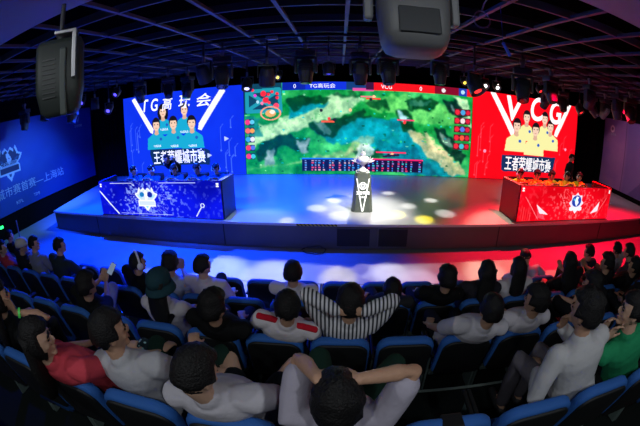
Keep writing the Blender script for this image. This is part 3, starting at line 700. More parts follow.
FX = [
 ('m', -2.40, 7.0, 4.68, .3, .5, 'bulky moving head light above the end of the blue team name', None, 1.15),
 ('p', -2.82, 7.0, 4.58, -.3, -.5, 'par can light tucked left of the bulky moving head', None, 1.2),
 ('m', -.67, 7.0, 4.70, 0, .15, 'moving head light in front of the left half of the centre screen', None, 1.15),
 ('m', .40, 7.0, 4.64, -.1, -.1, 'slim moving head light nearest the middle of the rig', None, 1.1),
 ('m', 0.95, 7.0, 4.66, .2, .3, 'moving head light just left of the big grey projector light', None, 1.1),
 ('m', 2.02, 7.0, 4.66, .1, .1, 'moving head light below the right edge of the big grey projector light', None, 1.0),
 ('p', 2.80, 7.0, 4.42, .5, .6, 'par can with open barrel hanging over the corner of centre and red screens', 'red', 1.3),
 ('m', 4.00, 7.0, 4.70, -.4, .5, 'bulky moving head light above the letters of the red screen', None, 1.3),
 ('p', -1.45, 7.0, 4.42, .2, -.3, 'par can light over the left top corner of the game map', None, 1.2),
 ('p', -.22, 7.0, 4.42, 0, .1, 'small par can with violet lens right of the left centre moving head', 'purple', .8),
 ('p', -2.80, 10.5, 4.40, .1, .5, 'par can with pale lit lens between blue and centre screens', 'lav', 1.2),
 ('p', -9.51, 10.5, 4.62, .3, .8, 'par can with violet lens, farthest left of the lit ones', 'purple', 1.1),
 ('p', -8.82, 10.5, 4.40, -.1, 0, 'unlit par can between the two leftmost violet lights', None, 1.2),
 ('p', -8.11, 10.5, 4.12, .2, .9, 'par can with violet lens just left of the blue screen corner', 'purple', 1.1),
 ('p', -7.70, 10.5, 4.62, -.2, .9, 'par can with violet lens above the blue screen corner', 'purple', 1.0),
 ('m', -6.67, 10.5, 4.68, .2, -.4, 'moving head light over the first letter of the blue screen', None, 1.2),
 ('m', -5.53, 10.5, 4.68, .6, .6, 'moving head light above the third character of the blue screen', None, 1.2),
 ('m', -4.80, 10.5, 4.62, -.4, .3, 'moving head light above the fourth character of the blue screen', None, 1.2),
 ('p', -1.84, 10.5, 4.50, 0, 1.0, 'small par can with yellow lit lens above the minimap', 'yellow', .8),
 ('p', 3.83, 10.5, 4.52, 0, 1.0, 'small par can with yellow lit lens above the red score bar', 'yellow', .8),
 ('p', 4.53, 10.5, 4.56, 0, 1.1, 'par can with brightest white lens above the right screen edge', 'white', 1.0),
 ('p', 4.98, 10.5, 4.52, 0, 1.1, 'par can with white lens right of the brightest one', 'white', .9),
 ('p', 6.69, 10.5, 4.62, .3, .9, 'par can with small red lens over the red screen', 'red', .8),
 ('m', 7.00, 10.5, 4.60, .3, -.5, 'moving head light above the letter G of the red screen', None, 1.2),
 ('m', 7.80, 10.5, 4.62, -.3, .5, 'moving head light over the right arm of the red screen V', None, 1.2),
 ('p', 8.64, 10.5, 4.30, .4, .7, 'par can with red lens at the right top corner of the red screen', 'red', 1.1),
 ('m', 9.40, 10.5, 4.70, .7, .7, 'moving head light in the dark cluster right of the red screen', None, 1.3),
 ('m', 10.10, 10.5, 4.74, .2, -.6, 'moving head light at the right end of the back pipe', None, 1.3),
 ('m', -10.32, 8.0, 4.45, .1, .2, 'moving head light silhouetted over the left banner near the crest', None, 1.2),
 ('p', -9.1, 8.0, 4.30, .1, .2, 'par can silhouetted over the left banner', None, 1.2),
 ('m', -7.72, 8.0, 4.34, .1, .3, 'moving head light below the tall dark speaker on the left', None, 1.2),
 ('m', 8.27, 8.0, 4.74, .4, .2, 'moving head light hanging in front of the right banner emblem', None, 1.3),
 ('m', 9.0, 8.0, 4.74, -.4, .5, 'moving head light at far right over the mauve banner', None, 1.3),
 ('m', 5.5, 8.0, 4.72, .2, .4, 'moving head light over the left half of the red team desk', None, 1.2),
 ('m', 7.0, 8.0, 4.76, .2, -.4, 'moving head light over the right half of the red team desk', None, 1.2),
]
for a in FX: place(a[0], a[1], a[2], a[3], a[4], a[5], a[6], a[7], a[8])
# big grey automated luminaire close to the camera
bl = thing('projector_light', 'big grey automated light hanging near the camera at the top', 'stage light', (.475, 2.28, 4.60))
bm = bmesh.new()
prof = [(-.37, .15, .12), (-.345, .19, .16), (-.28, .215, .19), (-.05, .235, .21), (.15, .23, .21), (.30, .21, .19), (.36, .17, .15)]
# body axis vertical, slightly tipped
Mt = Matrix.Translation((0, 0, -.42)) @ Euler((R_(-12), 0, 0)).to_matrix().to_4x4()
loft(bm, [ring(Vector((0, 0, z)), Vector((a, 0, 0)), Vector((0, b, 0)), 28, 4.0) for z, a, b in prof]); bmesh.ops.transform(bm, matrix=Mt, verts=bm.verts)
body = finish('body', bm, M['fixgrey'], bl, smooth=True)
bm = bmesh.new()
for k in range(5): bbox(bm, -.15, .15, -.222, -.205, -.02+.05*k, .0+.05*k, .004, Mt)
finish('cooling_fins', bm, M['fixgrey'], body)
bm = bmesh.new(); bbox(bm, -.13, .13, -.205, -.185, -.30, -.12, .01, Mt); finish('control_panel', bm, M['fixture'], body)
for (a, b, c, d) in ((-.14, -.06, .235, .255), (.05, .14, .235, .25), (-.14, -.08, .28, .29), (.04, .10, .28, .29)):
    bm = bmesh.new(); box(bm, a, b, -.228, -.20, c-.02, d-.02, Mt); finish('sticker', bm, mat('sticker_pale', (.6, .62, .64), .6), body)
for s in (-1, 1):
    bm = bmesh.new(); bbox(bm, s*.29-.03, s*.29+.03, -.06, .06, -.56, -.02, .02); tag(finish('yoke_arm', bm, mat('yoke_grey', (.22, .23, .24), .45), bl))
bm = bmesh.new(); bbox(bm, -.33, .33, -.12, .12, -.03, .04, .02); bbox(bm, -.2, .2, -.17, .17, .02, .30, .02); finish('base', bm, M['fixgrey'], bl)
# tall dark loudspeaker / light at upper left
sp = thing('hanging_speaker', 'tall dark loudspeaker hanging at upper left', 'speaker', (-2.04, 1.98, 4.17), R_(38))
bm = bmesh.new()
loft(bm, [ring(Vector((0, 0, z)), Vector((a, 0, 0)), Vector((0, b, 0)), 24, 5.0) for z, a, b in ((-.60, .12, .10), (-.56, .165, .13), (-.40, .20, .15), (-.06, .20, .15), (-.02, .18, .13))])
cab = finish('cabinet', bm, mat('speaker_green_black', (.035, .045, .042), .5), sp, smooth=True)
bm = bmesh.new()
for k in range(9): bbox(bm, -.13, -.02, -.156, -.149, -.46+.035*k, -.45+.035*k, .002)
finish('grille', bm, M['fixture'], cab)
bm = bmesh.new(); bbox(bm, .015, .07, -.175, -.14, -.60, -.10, .012); tag(finish('side_rib', bm, mat('rib_grey', (.07, .09, .085), .5), cab))
bm = bmesh.new(); bbox(bm, .115, .15, -.20, -.17, -.34, .02, .006); bbox(bm, -.03, .15, -.20, .02, .0, .03, .006); bbox(bm, -.03, .03, -.03, .03, -.08, .03, .006); tag(finish('bracket', bm, M['steel'], sp), 'steel bracket')
bm = bmesh.new(); cyl(bm, (0, 0, .03), (0, 0, .30), .02, 10); finish('hanging_rod', bm, M['pipe'], sp)
# coil of cable, blue tube and small box on the grid
bm = bmesh.new(); c = Vector((1.72, 4.0, 4.62))
tube(bm, [c+Vector((math.cos(t)*.11, .02*math.sin(2*t), math.sin(t)*.11)) for t in [2*PI*k/24+.3 for k in range(24)]], [.01]*24, 6)
tube(bm, [c+Vector((0, 0, .11)), c+Vector((.0, -.1, .19)), c+Vector((.0, -.26, .235))], [.01, .01, .01], 6)
tag(finish('cable_coil', bm, mat('cable_grey', (.3, .3, .32), .5), smooth=True), 'pale coil of cable hanging from the ceiling grid', 'cable')
bm = bmesh.new(); cyl(bm, (2.0, 4.0, 4.36), (2.10, 4.0, 4.20), .022, 10); cyl(bm, (2.0, 4.0, 4.36), (1.99, 4.0, 4.86), .004, 6)
tag(finish('hanging_tube', bm, mat('blue_tube', (.03, .07, .6), .4)), 'small bright blue tube hanging from the ceiling grid', 'tube')
bm = bmesh.new(); bbox(bm, -1.47, -1.23, 6.96, 7.04, 4.50+.27, 4.60+.25, .008); tag(finish('junction_box', bm, mat('box_pale', (.35, .37, .38), .5)), 'small pale junction box under a ceiling beam', 'box')
for k, p_ in enumerate(REAR_FILL):  # made-up housings for the added rear fill lamps
    bm = bmesh.new(); loft(bm, [ring(Vector((p_[0], p_[1], z)), Vector((r, 0, 0)), Vector((0, r, 0)), 16) for r, z in ((.06, 4.9), (.1, 4.85), (.1, 4.70), (.085, 4.70), (.06, 4.80))])
    cyl(bm, (p_[0], p_[1], 4.88), (p_[0], p_[1], 5.8), .01, 6)
    tag(finish('added_fill_housing', bm, M['fixture']), 'small black added fill lamp above the rear seats, ' + ('leftmost', 'second from the left', 'second from the right', 'rightmost')[k], 'light', 'added fill lamps above the rear seats')
# leaning pole at the left
bm = bmesh.new(); cyl(bm, (-8.03, 5.35, 1.40), (-7.9, 5.25, 0.0), .018, 8); cyl(bm, (-7.9, 5.25, 0), (-7.9, 5.25, .02), .14, 16)
tag(finish('barrier_post', bm, M['steel']), 'thin slanted metal post at the far left of the front row', 'post')

# ------------------------------------------------------------------ theatre seats
def rrect(w, h, rt, rb, n=6):
    pts = []
    for cx, cz, r, a0 in ((w/2-rt, h-rt, rt, 0), (-w/2+rt, h-rt, rt, 90), (-w/2+rb, rb, rb, 180), (w/2-rb, rb, rb, 270)):
        for k in range(n+1):
            a = R_(a0+90*k/n); pts.append((cx+r*math.cos(a), cz+r*math.sin(a)))
    return pts
def padded(bm, w, h, rt, rb, t0, t1, bev, Mx):
    """panel in x-z, thickness along y from t0 to t1"""
    rings = []
    for t, ins in ((t0, bev), (t0+bev*.3, bev*.35), (t0+bev, 0), (t1-bev, 0), (t1-bev*.3, bev*.35), (t1, bev)):
        rings.append([Mx @ Vector((x*(1-2*ins/w), t, ins+(z)*(1-2*ins/h))) for x, z in rrect(w, h, rt, rb)])
    loft(bm, rings)
def make_seat(folded):
    t = thing('theatre_seat', 'blue-topped theatre seat with black back shell', 'seat')
    tilt = Matrix.Translation((0, -.15, .40)) @ Euler((R_(14), 0, 0)).to_matrix().to_4x4()
    bm = bmesh.new(); padded(bm, .51, .56, .12, .05, -.06, .025, .024, tilt); b = finish('backrest', bm, M['seatblue'], t, smooth=True)
    bm = bmesh.new(); padded(bm, .475, .53, .11, .04, -.082, -.045, .012, tilt @ Matrix.Translation((0, 0, .0))); finish('back_shell', bm, M['shell'], t, smooth=True)
    bm = bmesh.new()
    Mc = Matrix.Translation((0, -.13 if folded else -.16, .27 if folded else .36)) @ Euler((R_(80 if folded else 2), 0, 0)).to_matrix().to_4x4()
    b2 = bmesh.new(); box(b2, -.225, .225, 0, .36 if folded else .44, 0, .10); bmesh.ops.recalc_face_normals(b2, faces=b2.faces); bmesh.ops.bevel(b2, geom=list(b2.edges), offset=.035, segments=3, affect='EDGES'); merge(bm, b2, Mc)
    finish('seat_cushion', bm, M['seatblue'], t, smooth=True)
    for s in (-1, 1):
        bm = bmesh.new(); bbox(bm, s*.269-.016, s*.269+.016, -.20, .20, .60, .635, .012); a = finish('armrest', bm, M['shell'], t)
        bm = bmesh.new(); bbox(bm, s*.269-.013, s*.269+.013, -.12, .10, 0.002, .60, .006); finish('leg', bm, M['post'], t)
    bm = bmesh.new(); bbox(bm, -.25, .25, -.14, -.09, .30, .35, .008); finish('cross_bar', bm, M['post'], t)
    return t
seatO, seatE = make_seat(False), make_seat(True); seat_used = {}
ROW = dict(A=(4.75, 0.0), B=(3.70, .334), C=(2.62, .664), D=(1.35, 1.104))
def kx(k): return .03 + .575*k
rowname = dict(A='front row', B='second row', C='third row', D='nearest row')
occ = {}   # (row,k) -> occupant phrase
PEOPLE = []
def P(row, k, dx, dy, desc, **kw):
    occ[(row, k)] = kw.pop('short', desc); PEOPLE.append((row, k, dx, dy, desc, kw))

# ------------------------------------------------------------------ people
def basis(yaw, pitch=0, roll=0): return Euler((pitch, roll, yaw), 'XYZ').to_matrix()
def ik(S, W, l1, l2, hint):
    d = W-S; L = d.length
    if L > (l1+l2)*.995: W = S + d.normalized()*(l1+l2)*.995; d = W-S; L = d.length
    a = (l1*l1-l2*l2+L*L)/(2*L); h = math.sqrt(max(l1*l1-a*a, 0)); dn = d.normalized()
    hn = Vector(hint); hn = (hn-dn*hn.dot(dn)).normalized()
    return S+dn*a+hn*h, W
def hand(bm, Wp, d, pn, side, curl=.5, s=1.0):
    """Wp wrist, d finger direction, pn palm normal, side +1 right hand"""
    d = d.normalized(); pn = (pn-d*pn.dot(d)).normalized(); x = d.cross(pn).normalized()*side
    loft(bm, [ring(Wp+d*t*s, x*a*s, pn*b*s, 10) for t, a, b in ((-.02, .022, .018), (.0, .026, .018), (.04, .038, .016), (.08, .040, .014), (.09, .034, .010))])
    for k, (off, L) in enumerate(((-.030, .068), (-.010, .078), (.010, .072), (.029, .056))):
        b = Wp+d*.082*s+x*off*s; c1 = curl*.5; d1 = (d*math.cos(c1)+pn*math.sin(c1)+x*off*2).normalized(); d2 = (d*math.cos(c1+curl)+pn*math.sin(c1+curl)).normalized(); d3 = (d*math.cos(c1+2*curl)+pn*math.sin(c1+2*curl)).normalized()
        p1 = b+d1*L*.45*s; p2 = p1+d2*L*.32*s; p3 = p2+d3*L*.25*s
        tube(bm, [b-d*.01, p1, p2, p3], [.0095*s, .009*s, .0085*s, .007*s], 6)
    b = Wp+d*.02*s-x*.03*s; dt = (d*.7-x*.7+pn*.35).normalized(); p1 = b+dt*.035*s; p2 = p1+(d*.9-x*.3+pn*.3).normalized()*.032*s
    tube(bm, [b-dt*.01, p1, p2], [.013*s, .011*s, .009*s], 6)
def head_geo(bm, C, R, s=1.0):
    b2 = bmesh.new(); ellipsoid(b2, (0, 0, 0), (.078, 0, 0), (0, .097, 0), (0, 0, .118), 20, 14)
    for v in b2.verts:
        x, y, z = v.co
        if z < 0: t = -z/.118; v.co.x *= 1-.30*t; v.co.y = y*(1-.12*t) + .012*t
        if y > .05: v.co.y = .05+(y-.05)*.75
    for sx in (-1, 1):
        ellipsoid(b2, (sx*.079, -.008, -.012), (.010, 0, 0), (0, .018, .004), (0, -.004, .032), 8, 6)   # ear
        ellipsoid(b2, (sx*.035, .070, .022), (.022, 0, 0), (0, .012, 0), (0, 0, .008), 8, 6)              # brow
        ellipsoid(b2, (sx*.042, .060, -.025), (.020, 0, 0), (0, .018, 0), (0, 0, .018), 8, 6)             # cheek
    ellipsoid(b2, (0, .092, -.014), (.012, 0, 0), (0, .018, 0), (0, .006, .028), 8, 6)                     # nose
    ellipsoid(b2, (0, .082, -.056), (.024, 0, 0), (0, .010, 0), (0, 0, .008), 8, 6)                        # mouth
    ellipsoid(b2, (0, .070, -.088), (.026, 0, 0), (0, .020, 0), (0, 0, .018), 8, 6)                        # chin
    Mx = R.to_4x4() @ Matrix.Scale(1.0, 4); Mx.translation = C; merge(bm, b2, Mx)
def hair_geo(style, C, R, seed):
    bm = bmesh.new(); rng = random.Random(seed); nu, nv = 28, 20; off = Vector((seed*3.1, 0, 0))
    th = .024 if style == 'bushy' else .016
    verts = {}
    b2 = bmesh.new(); ellipsoid(b2, (0, 0, 0), (.078, 0, 0), (0, .097, 0), (0, 0, .118), nu, nv)
    low = {'short': -.32, 'crop': -.2, 'bushy': -.38, 'long': -.7, 'pony': -.45, 'bun': -.45}.get(style, -.4)
    for v in b2.verts:
        d = Vector((v.co.x/.078, v.co.y/.097, v.co.z/.118))
        nz = noise.noise(d*3.2+off)*.5+noise.noise(d*9+off)*.35
        face = d.y > .38 and d.z < .52 + nz*.12
        ear = abs(d.x) > .82 and d.z < -.02 and d.y > -.25 and style not in ('long',)
        if face or ear or d.z < low+nz*.08: k = -.012
        else: k = th*(1+nz*.9) + (.012 if d.z > .5 and style == 'bushy' else 0)
        v.co = v.co + Vector((d.x, d.y, d.z)).normalized()*k
    Mx = R.to_4x4() @ Matrix.Scale(1.02, 4); Mx.translation = C; merge(bm, b2, Mx)
    b2 = bmesh.new()
    if style == 'long':
        L = .36
        loft(b2, [ring(Vector((0, -.055-.03*t, .05-L*1.15*t)), Vector((.088+.012*math.sin(t*3), 0, 0)) if t < .85 else Vector((.06, 0, 0)), Vector((0, .048*(1-.25*t), 0)), 16, 2.4) for t in [q/8 for q in range(9)]])
        for v in b2.verts: v.co += Vector((noise.noise(v.co*18+off), noise.noise(v.co*14-off), 0))*.012
    if style == 'pony': tube(b2, [(0, -.10, .05), (0, -.15, .0), (0, -.15, -.12), (0, -.13, -.2)], [.025, .032, .028, .01], 8)
    if style == 'bun': ellipsoid(b2, (0, -.09, .09), (.042, 0, 0), (0, .042, 0), (0, 0, .04), 12, 8)
    merge(bm, b2, Mx)
    return bm
_cloth = {}
def cloth(c, stripe=None):
    key = (c, stripe)
    if key not in _cloth:
        col = L3(*c)
        if stripe == 'v': m = stripe_mat('striped_shirt', L3(52, 54, 62), L3(215, 215, 220), 11.0, 'X')
        elif stripe == 'floral':
            m = mat('patterned_teal', col, .8, bump=.3); nt = m.node_tree; b = nt.nodes['Principled BSDF']; tc = nt.nodes['Texture Coordinate']
            vo = nt.nodes.new('ShaderNodeTexVoronoi'); vo.inputs['Scale'].default_value = 30; r = nt.nodes.new('ShaderNodeValToRGB')
            r.color_ramp.elements[0].color = (.35, .6, .6, 1); r.color_ramp.elements[1].color = (.005, .02, .03, 1); r.color_ramp.elements[0].position = .25; r.color_ramp.elements[1].position = .4
            nt.links.new(tc.outputs['Object'], vo.inputs['Vector']); nt.links.new(vo.outputs['Distance'], r.inputs[0]); nt.links.new(r.outputs[0], b.inputs['Base Color'])
        else: m = mat('cloth_%d_%d_%d' % c, col, .85, bump=.5, bscale=14, spec=.2)
        _cloth[key] = m
    return _cloth[key]
def person(name, label, origin, facing, head_off, shirt=(200, 200, 205), stripe=None, trousers=(25, 28, 34), sleeve=.5, arms='lap', hair='short', hyaw=0., hpit=0., hroll=0., legs='sit', vox=.011, shorts=False, extra=None, cap=None, hz=1.28, scale=1.15, faceparts=False, skin=None, desk_sit=False, stand=False, pantspat=None, knee=None):
    t = thing(name, label, 'person', origin, facing)
    t.scale = (scale,)*3
    hd = Vector((head_off[0]/scale, head_off[1]/scale, hz/scale))
    H = Vector((0, min(.12, max(0, -.35*hd.y)), .50)) if not stand else Vector((0, 0, .95))
    C = hd.copy(); up0 = (hd-H).normalized()
    Nk = C - (up0*.55+Vector((0, 0, .45))).normalized()*.175 - Vector((0, .02, 0))
    up = Nk-H; TL = up.length/.52; up.normalize()
    fwd = Vector((0, 1, 0)); fwd = (fwd-up*fwd.dot(up)).normalized(); side = fwd.cross(up)      # +x right side
    lean = up
    Rm = basis(hyaw, hpit, hroll)
    sw = .195
    Sh = {s: Nk - up*.05 + side*s*sw for s in (-1, 1)}
    ev = {'fist': ((.13, .30, .74), (.7, -.3, -.8)), 'lap': ((.09, .32, .57), (.8, -.3, -.6)), 'thigh': ((.17, .36, .585), (.9, -.4, -.3)), 'rest': ((.235, .20, .585), (.5, -1, -.3)),
          'phone': ((.05, .32, .80), (.7, -.2, -.9)), 'cross': ((-.08, .22, .92), (.9, .1, -.7))}
    A = {}
    for s in (-1, 1):
        mode = arms if isinstance(arms, str) else arms[0 if s < 0 else 1]
        if mode == 'behind':
            Wt = C + Vector((s*.085, -.085, -.01)); hint = Vector((s*.75, .55, -.35)); fd = Vector((-s*1, -.15, .15)); pn = Vector((0, 1, 0))
        elif mode == 'ontop':
            Wt = C + Vector((s*.075, .02, .115)); hint = Vector((s*.85, .35, -.45)) if s > 0 else Vector((-.35, .75, -.5)); fd = Vector((-s*1, .25, 0)); pn = Vector((0, 0, -1))
        elif mode == 'chin':
            Wt = C + Rm @ Vector((s*.05, .13, -.20)); hint = Vector((s*.5, .6, -1)); fd = Vector((-s*.2, -.25, 1)); pn = Vector((0, -1, -.2))
        elif mode == 'face':
            Wt = C + Rm @ Vector((s*.05, .10, -.13)); hint = Vector((s*.5, .3, -1)); fd = Vector((-s*.1, -.1, 1)); pn = Vector((0, -1, 0))
        elif mode == 'desk':
            Wt = Vector((s*.10, .36, .80)); hint = Vector((s*.9, -.2, -.6)); fd = Vector((-s*.4, 1, .2)); pn = Vector((-s*.5, 0, .8))
        elif mode == 'down':
            Wt = Sh[s] + Vector((s*.05, .05, -.5)); hint = Vector((s*.3, -1, 0)); fd = Vector((0, .1, -1)); pn = Vector((-s, 0, 0))
        else:
            w_, h_ = ev[mode]; Wt = Vector((w_[0]*s, w_[1], w_[2])); hint = Vector((h_[0]*s, h_[1], h_[2])); fd = Vector((-s*.35, 1, .1 if mode != 'phone' else .8)); pn = Vector((0, -.2, -1)) if mode != 'phone' else Vector((0, -1, .3))
            if stand: Wt.z += .38
        E, Wr = ik(Sh[s], Wt, .28, .245, hint); A[s] = (Sh[s], E, Wr, fd, pn)
    kn = {}
    for s in (-1, 1):
        hj = H + Vector((s*.085, .01, -.02))
        if stand: K = Vector((s*.10, .03, .50)); An = Vector((s*.11, 0, .09)); 
        else:
            sp = {'sit': .13, 'spread': .24, 'wide': .30, 'close': .08, 'crossed': .10}[legs]
            kz = .53 if legs not in ('spread', 'wide') else .58
            K = Vector((s*sp, .44, kz)); An = Vector((s*(sp-.01), .46, .09))
            if knee: K = Vector((knee[0 if s < 0 else 1])); An = Vector((K.x*.9, K.y+.02, .09))
            if legs == 'crossed' and s > 0: K = Vector((.02, .44, .66)); An = Vector((-.16, .60, .40))
        kn[s] = (hj, K, An)
    bm = bmesh.new()
    # trunk
    def trunk(bm, g, z0=0.0, top=1.0):
        pr = [(-.10, .10, .08), (-.05, .155, .11), (.03, .160, .115), (.16, .138, .100), (.28, .152, .108), (.38, .170, .112), (.45, .172, .095), (.49, .125, .075), (.525, .062, .058)]
        rr = []
        for d, a, b in pr:
            if d > top*.53: continue
            k = max(0, min(1, d/.5)); c = H + up*d*(TL if d > 0 else 1) + fwd*(-.012+.02*math.sin(k*PI)) 
            rr.append(ring(c, side*(a+g), fwd*(b+g), 18, 2.3))
        loft(bm, rr)
    trunk(bm, 0)
    tube(bm, [Nk-up*.05, Nk+up*.03, C-Rm@Vector((0, .02, .05))], [.060, .054, .052], 10)
    head_geo(bm, C, Rm)
    for s in (-1, 1):
        S, E, Wr, fd, pn = A[s]
        tube(bm, [S-side*s*.02, S.lerp(E, .5), E, E.lerp(Wr, .3), Wr], [.052, .044, .038, .037, .025], 10)
        hand(bm, Wr+(Wr-E).normalized()*.01, fd, pn, s, .45)
        hj, K, An = kn[s]
        tube(bm, [hj, hj.lerp(K, .5), K, K.lerp(An, .3), An], [.088, .075, .056, .054, .038], 12)
        ft = Vector((0, 1, 0)) if not (legs == 'crossed' and s > 0) else Vector((-.2, .9, -.3)).normalized()
        tube(bm, [An+Vector((0, -.03, -.04)), An+ft*.08+Vector((0, 0, -.045)), An+ft*.17+Vector((0, 0, -.058))], [.036, .034, .024], 8)
    skn = mat('skin_%d' % (skin or 0), {None: (.50, .29, .19), 1: (.58, .36, .25), 2: (.40, .22, .14)}[skin], .55, spec=.3, bump=.15, bscale=60)
    bo = finish('body', bm, skn, t); remesh(bo, vox, 1)
    # shirt
    bm = bmesh.new(); trunk(bm, .018); tube(bm, [Nk-up*.12, Nk-up*.05, Nk+up*.0], [.100, .090, .074], 12)
    for s in (-1, 1):
        S, E, Wr, fd, pn = A[s]
        if sleeve <= .5: q = [S-side*s*.06, S-side*s*.005, S.lerp(E, .35), S.lerp(E, .70)]; rr = [.066, .076, .069, .068]
        else: q = [S-side*s*.03, S.lerp(E, .5), E, E.lerp(Wr, .5), E.lerp(Wr, .92)]; rr = [.074, .066, .060, .054, .046]
        tube(bm, q, rr, 12)
    so = finish('shirt', bm, cloth(shirt, stripe), t); remesh(so, vox*1.1, 4)
    # trousers
    bm = bmesh.new(); loft(bm, [ring(H+up*d, side*a, fwd*b, 18, 2.3) for d, a, b in ((-.115, .10, .09), (-.06, .170, .125), (.02, .176, .130), (.07, .165, .122))])
    for s in (-1, 1):
        hj, K, An = kn[s]
        if shorts: tube(bm, [hj, hj.lerp(K, .3), hj.lerp(K, .52)], [.100, .094, .088], 14)
        else: tube(bm, [hj, hj.lerp(K, .5), K, K.lerp(An, .4), K.lerp(An, .93)], [.100, .087, .070, .064, .056], 14)
    to = finish('trousers' if not shorts else 'shorts', bm, cloth(trousers, pantspat), t); remesh(to, vox*1.1, 1)
    for s in (-1, 1):
        hj, K, An = kn[s]; bm = bmesh.new(); ft = Vector((0, 1, 0)) if not (legs == 'crossed' and s > 0) else Vector((-.2, .9, -.3)).normalized()
        tube(bm, [An+Vector((0, -.03, -.048)), An+ft*.08+Vector((0, 0, -.050)), An+ft*.19+Vector((0, 0, -.056))], [.046, .044, .034], 10, .8, side=(1, 0, 0)); finish('shoe', bm, mat('shoe_dark', (.03, .03, .035), .6), t, smooth=True)
    sd = abs(hash(label)) % 1 if False else sum(ord(c) for c in label) % 97
    if hair: finish('hair', hair_geo(hair, C, Rm, sd), M['hair'], t, smooth=True)
    Mh = Rm.to_4x4() @ Matrix.Scale(1.01, 4); Mh.translation = C
    if faceparts:
        for s in (-1, 1):
            bm = bmesh.new(); ellipsoid(bm, (s*.033, .079, .006), (.012, 0, 0), (0, .006, 0), (0, 0, .006), 8, 6); bmesh.ops.transform(bm, matrix=Mh, verts=bm.verts); finish('eye', bm, M['eye'], t)
            bm = bmesh.new(); ellipsoid(bm, (s*.034, .083, .027), (.020, 0, 0), (0, .005, 0), (0, 0, .004), 8, 6); bmesh.ops.transform(bm, matrix=Mh, verts=bm.verts); finish('eyebrow', bm, M['hair'], t)
        bm = bmesh.new(); ellipsoid(bm, (0, .090, -.057), (.020, 0, 0), (0, .004, 0), (0, 0, .006), 8, 6); bmesh.ops.transform(bm, matrix=Mh, verts=bm.verts); finish('lips', bm, M['lip'], t)
    if cap == 'headphones':
        bm = bmesh.new(); tube(bm, [(math.cos(a)*.100, -.005, math.sin(a)*.145) for a in [PI*k/14 for k in range(15)]], [.013]*15, 8)
        for s in (-1, 1): ellipsoid(bm, (s*.096, -.005, -.012), (.024, 0, 0), (0, .038, 0), (0, 0, .046), 12, 8)
        bmesh.ops.transform(bm, matrix=Mh, verts=bm.verts); tag(finish('headphones', bm, M['white'], t, smooth=True), 'white headphones')
    if cap in ('cap', 'bucket'):
        bm = bmesh.new(); cm = cloth((205, 205, 190) if cap == 'cap' else (30, 62, 72))
        g = 1.0 if cap == 'cap' else 1.02
        loft(bm, [ring(Vector((0, -.005, z)), Vector((a*g, 0, 0)), Vector((0, b*g, 0)), 20) for z, a, b in ((.005, .098, .118), (.06, .098, .118), (.10, .085, .104), (.13, .055, .07), (.14, .02, .03))])
        if cap == 'cap': loft(bm, [ring(Vector((0, .10, .025+z)), Vector((.075, 0, 0)), Vector((0, .085, -.015)), 18) for z in (0, .008)])
        else: loft(bm, [ring(Vector((0, 0, z)), Vector((a, 0, 0)), Vector((0, a*1.15, 0)), 22) for z, a in ((-.055, .128), (-.045, .128), (.02, .102), (.01, .098))])
        bmesh.ops.transform(bm, matrix=Mh, verts=bm.verts); finish('hat', bm, cm, t, smooth=True)
    if extra: extra(t, dict(C=C, Mh=Mh, A=A, H=H, up=up, side=side, fwd=fwd, Nk=Nk, kn=kn, Sh=Sh))
    return t
def ex_strap(t, d):
    bm = bmesh.new(); pts = []
    for k in range(13):
        u = k/12; c = d['H']+(d['Nk']-d['H'])*(.94-.84*u); x = (.12-.24*u)*-1*-1; pts.append(c+d['side']*x*1.0-d['fwd']*(.132 if .1 < u < .95 else .10))
    tube(bm, pts, [.022]*13, 6, .35, side=d['side']); tag(finish('bag_strap', bm, cloth((12, 14, 20)), t), 'black strap across the back')
def ex_red(t, d):
    for s in (-1, 1):
        bm = bmesh.new(); S = d['Sh'][s]; E = d['A'][s][1]
        tube(bm, [d['Nk']+d['side']*s*.06-d['up']*.002, S.lerp(d['Nk'], .4)+d['up']*.045, S+d['up']*.052+d['side']*s*.02, S.lerp(E, .4)+d['side']*s*.05], [.022, .024, .024, .02], 8, .6)
        tag(finish('shoulder_stripe', bm, cloth((190, 25, 45)), t), 'red stripe on the shoulder')
def ex_wrist(t, d):
    bm = bmesh.new(); E, Wr = d['A'][1][1], d['A'][1][2]; dn = (Wr-E).normalized(); x = dn.orthogonal().normalized()*.036; y = dn.cross(x)
    loft(bm, [ring(Wr-dn*(.03-q), x, y, 14) for q in (0, .018)]); tag(finish('wristband', bm, glow('wristband_green', (.1, .75, .12), .12), t), 'green wristband')
def ex_towel(t, d):
    pass
# seated audience: row, seat number, head offset from seat (dx, dy)
P('A', 8, -0.06, -0.16, 'young man in navy tee in the front row facing right of the red desk', short='man in navy tee', shirt=(36, 48, 66), hyaw=.5)
P('A', 10, -0.30, -0.12, 'person in white shirt at the far right end of the front row', short='person in white shirt', shirt=(170, 168, 172))
P('A', 6, -.05, .40, 'person in pale top bending forward in the front row', short='person bending forward', hz=.98, shirt=(180, 185, 200), hpit=-.9, arms='thigh')
P('A', -13, -0.03, -0.11, 'dark haired person in the front row at the far left edge', short='dark haired person', shirt=(20, 22, 28), hyaw=-.6)
P('B', -8, 0.13, 0.07, 'young man in dark green tee with arms out over his knees at left', short='man in dark green tee', shirt=(34, 46, 44), hyaw=-.8, arms='thigh', faceparts=True, trousers=(30, 34, 38))
P('B', -9, -0.03, 0.04, 'dark haired person in pale grey tee at left, looking right', short='person in pale grey tee', shirt=(120, 125, 140), hyaw=-1.0, faceparts=True)
P('B', -10, 0.30, -0.10, 'person wearing a white cap at the far left', short='person in white cap', shirt=(24, 26, 32), cap='cap', hair='crop', hyaw=-.8)
P('B', -11, 0.35, -0.29, 'person in red and white top at the left picture edge', short='person in red and white top', shirt=(180, 60, 70), hyaw=-.9, skin=1)
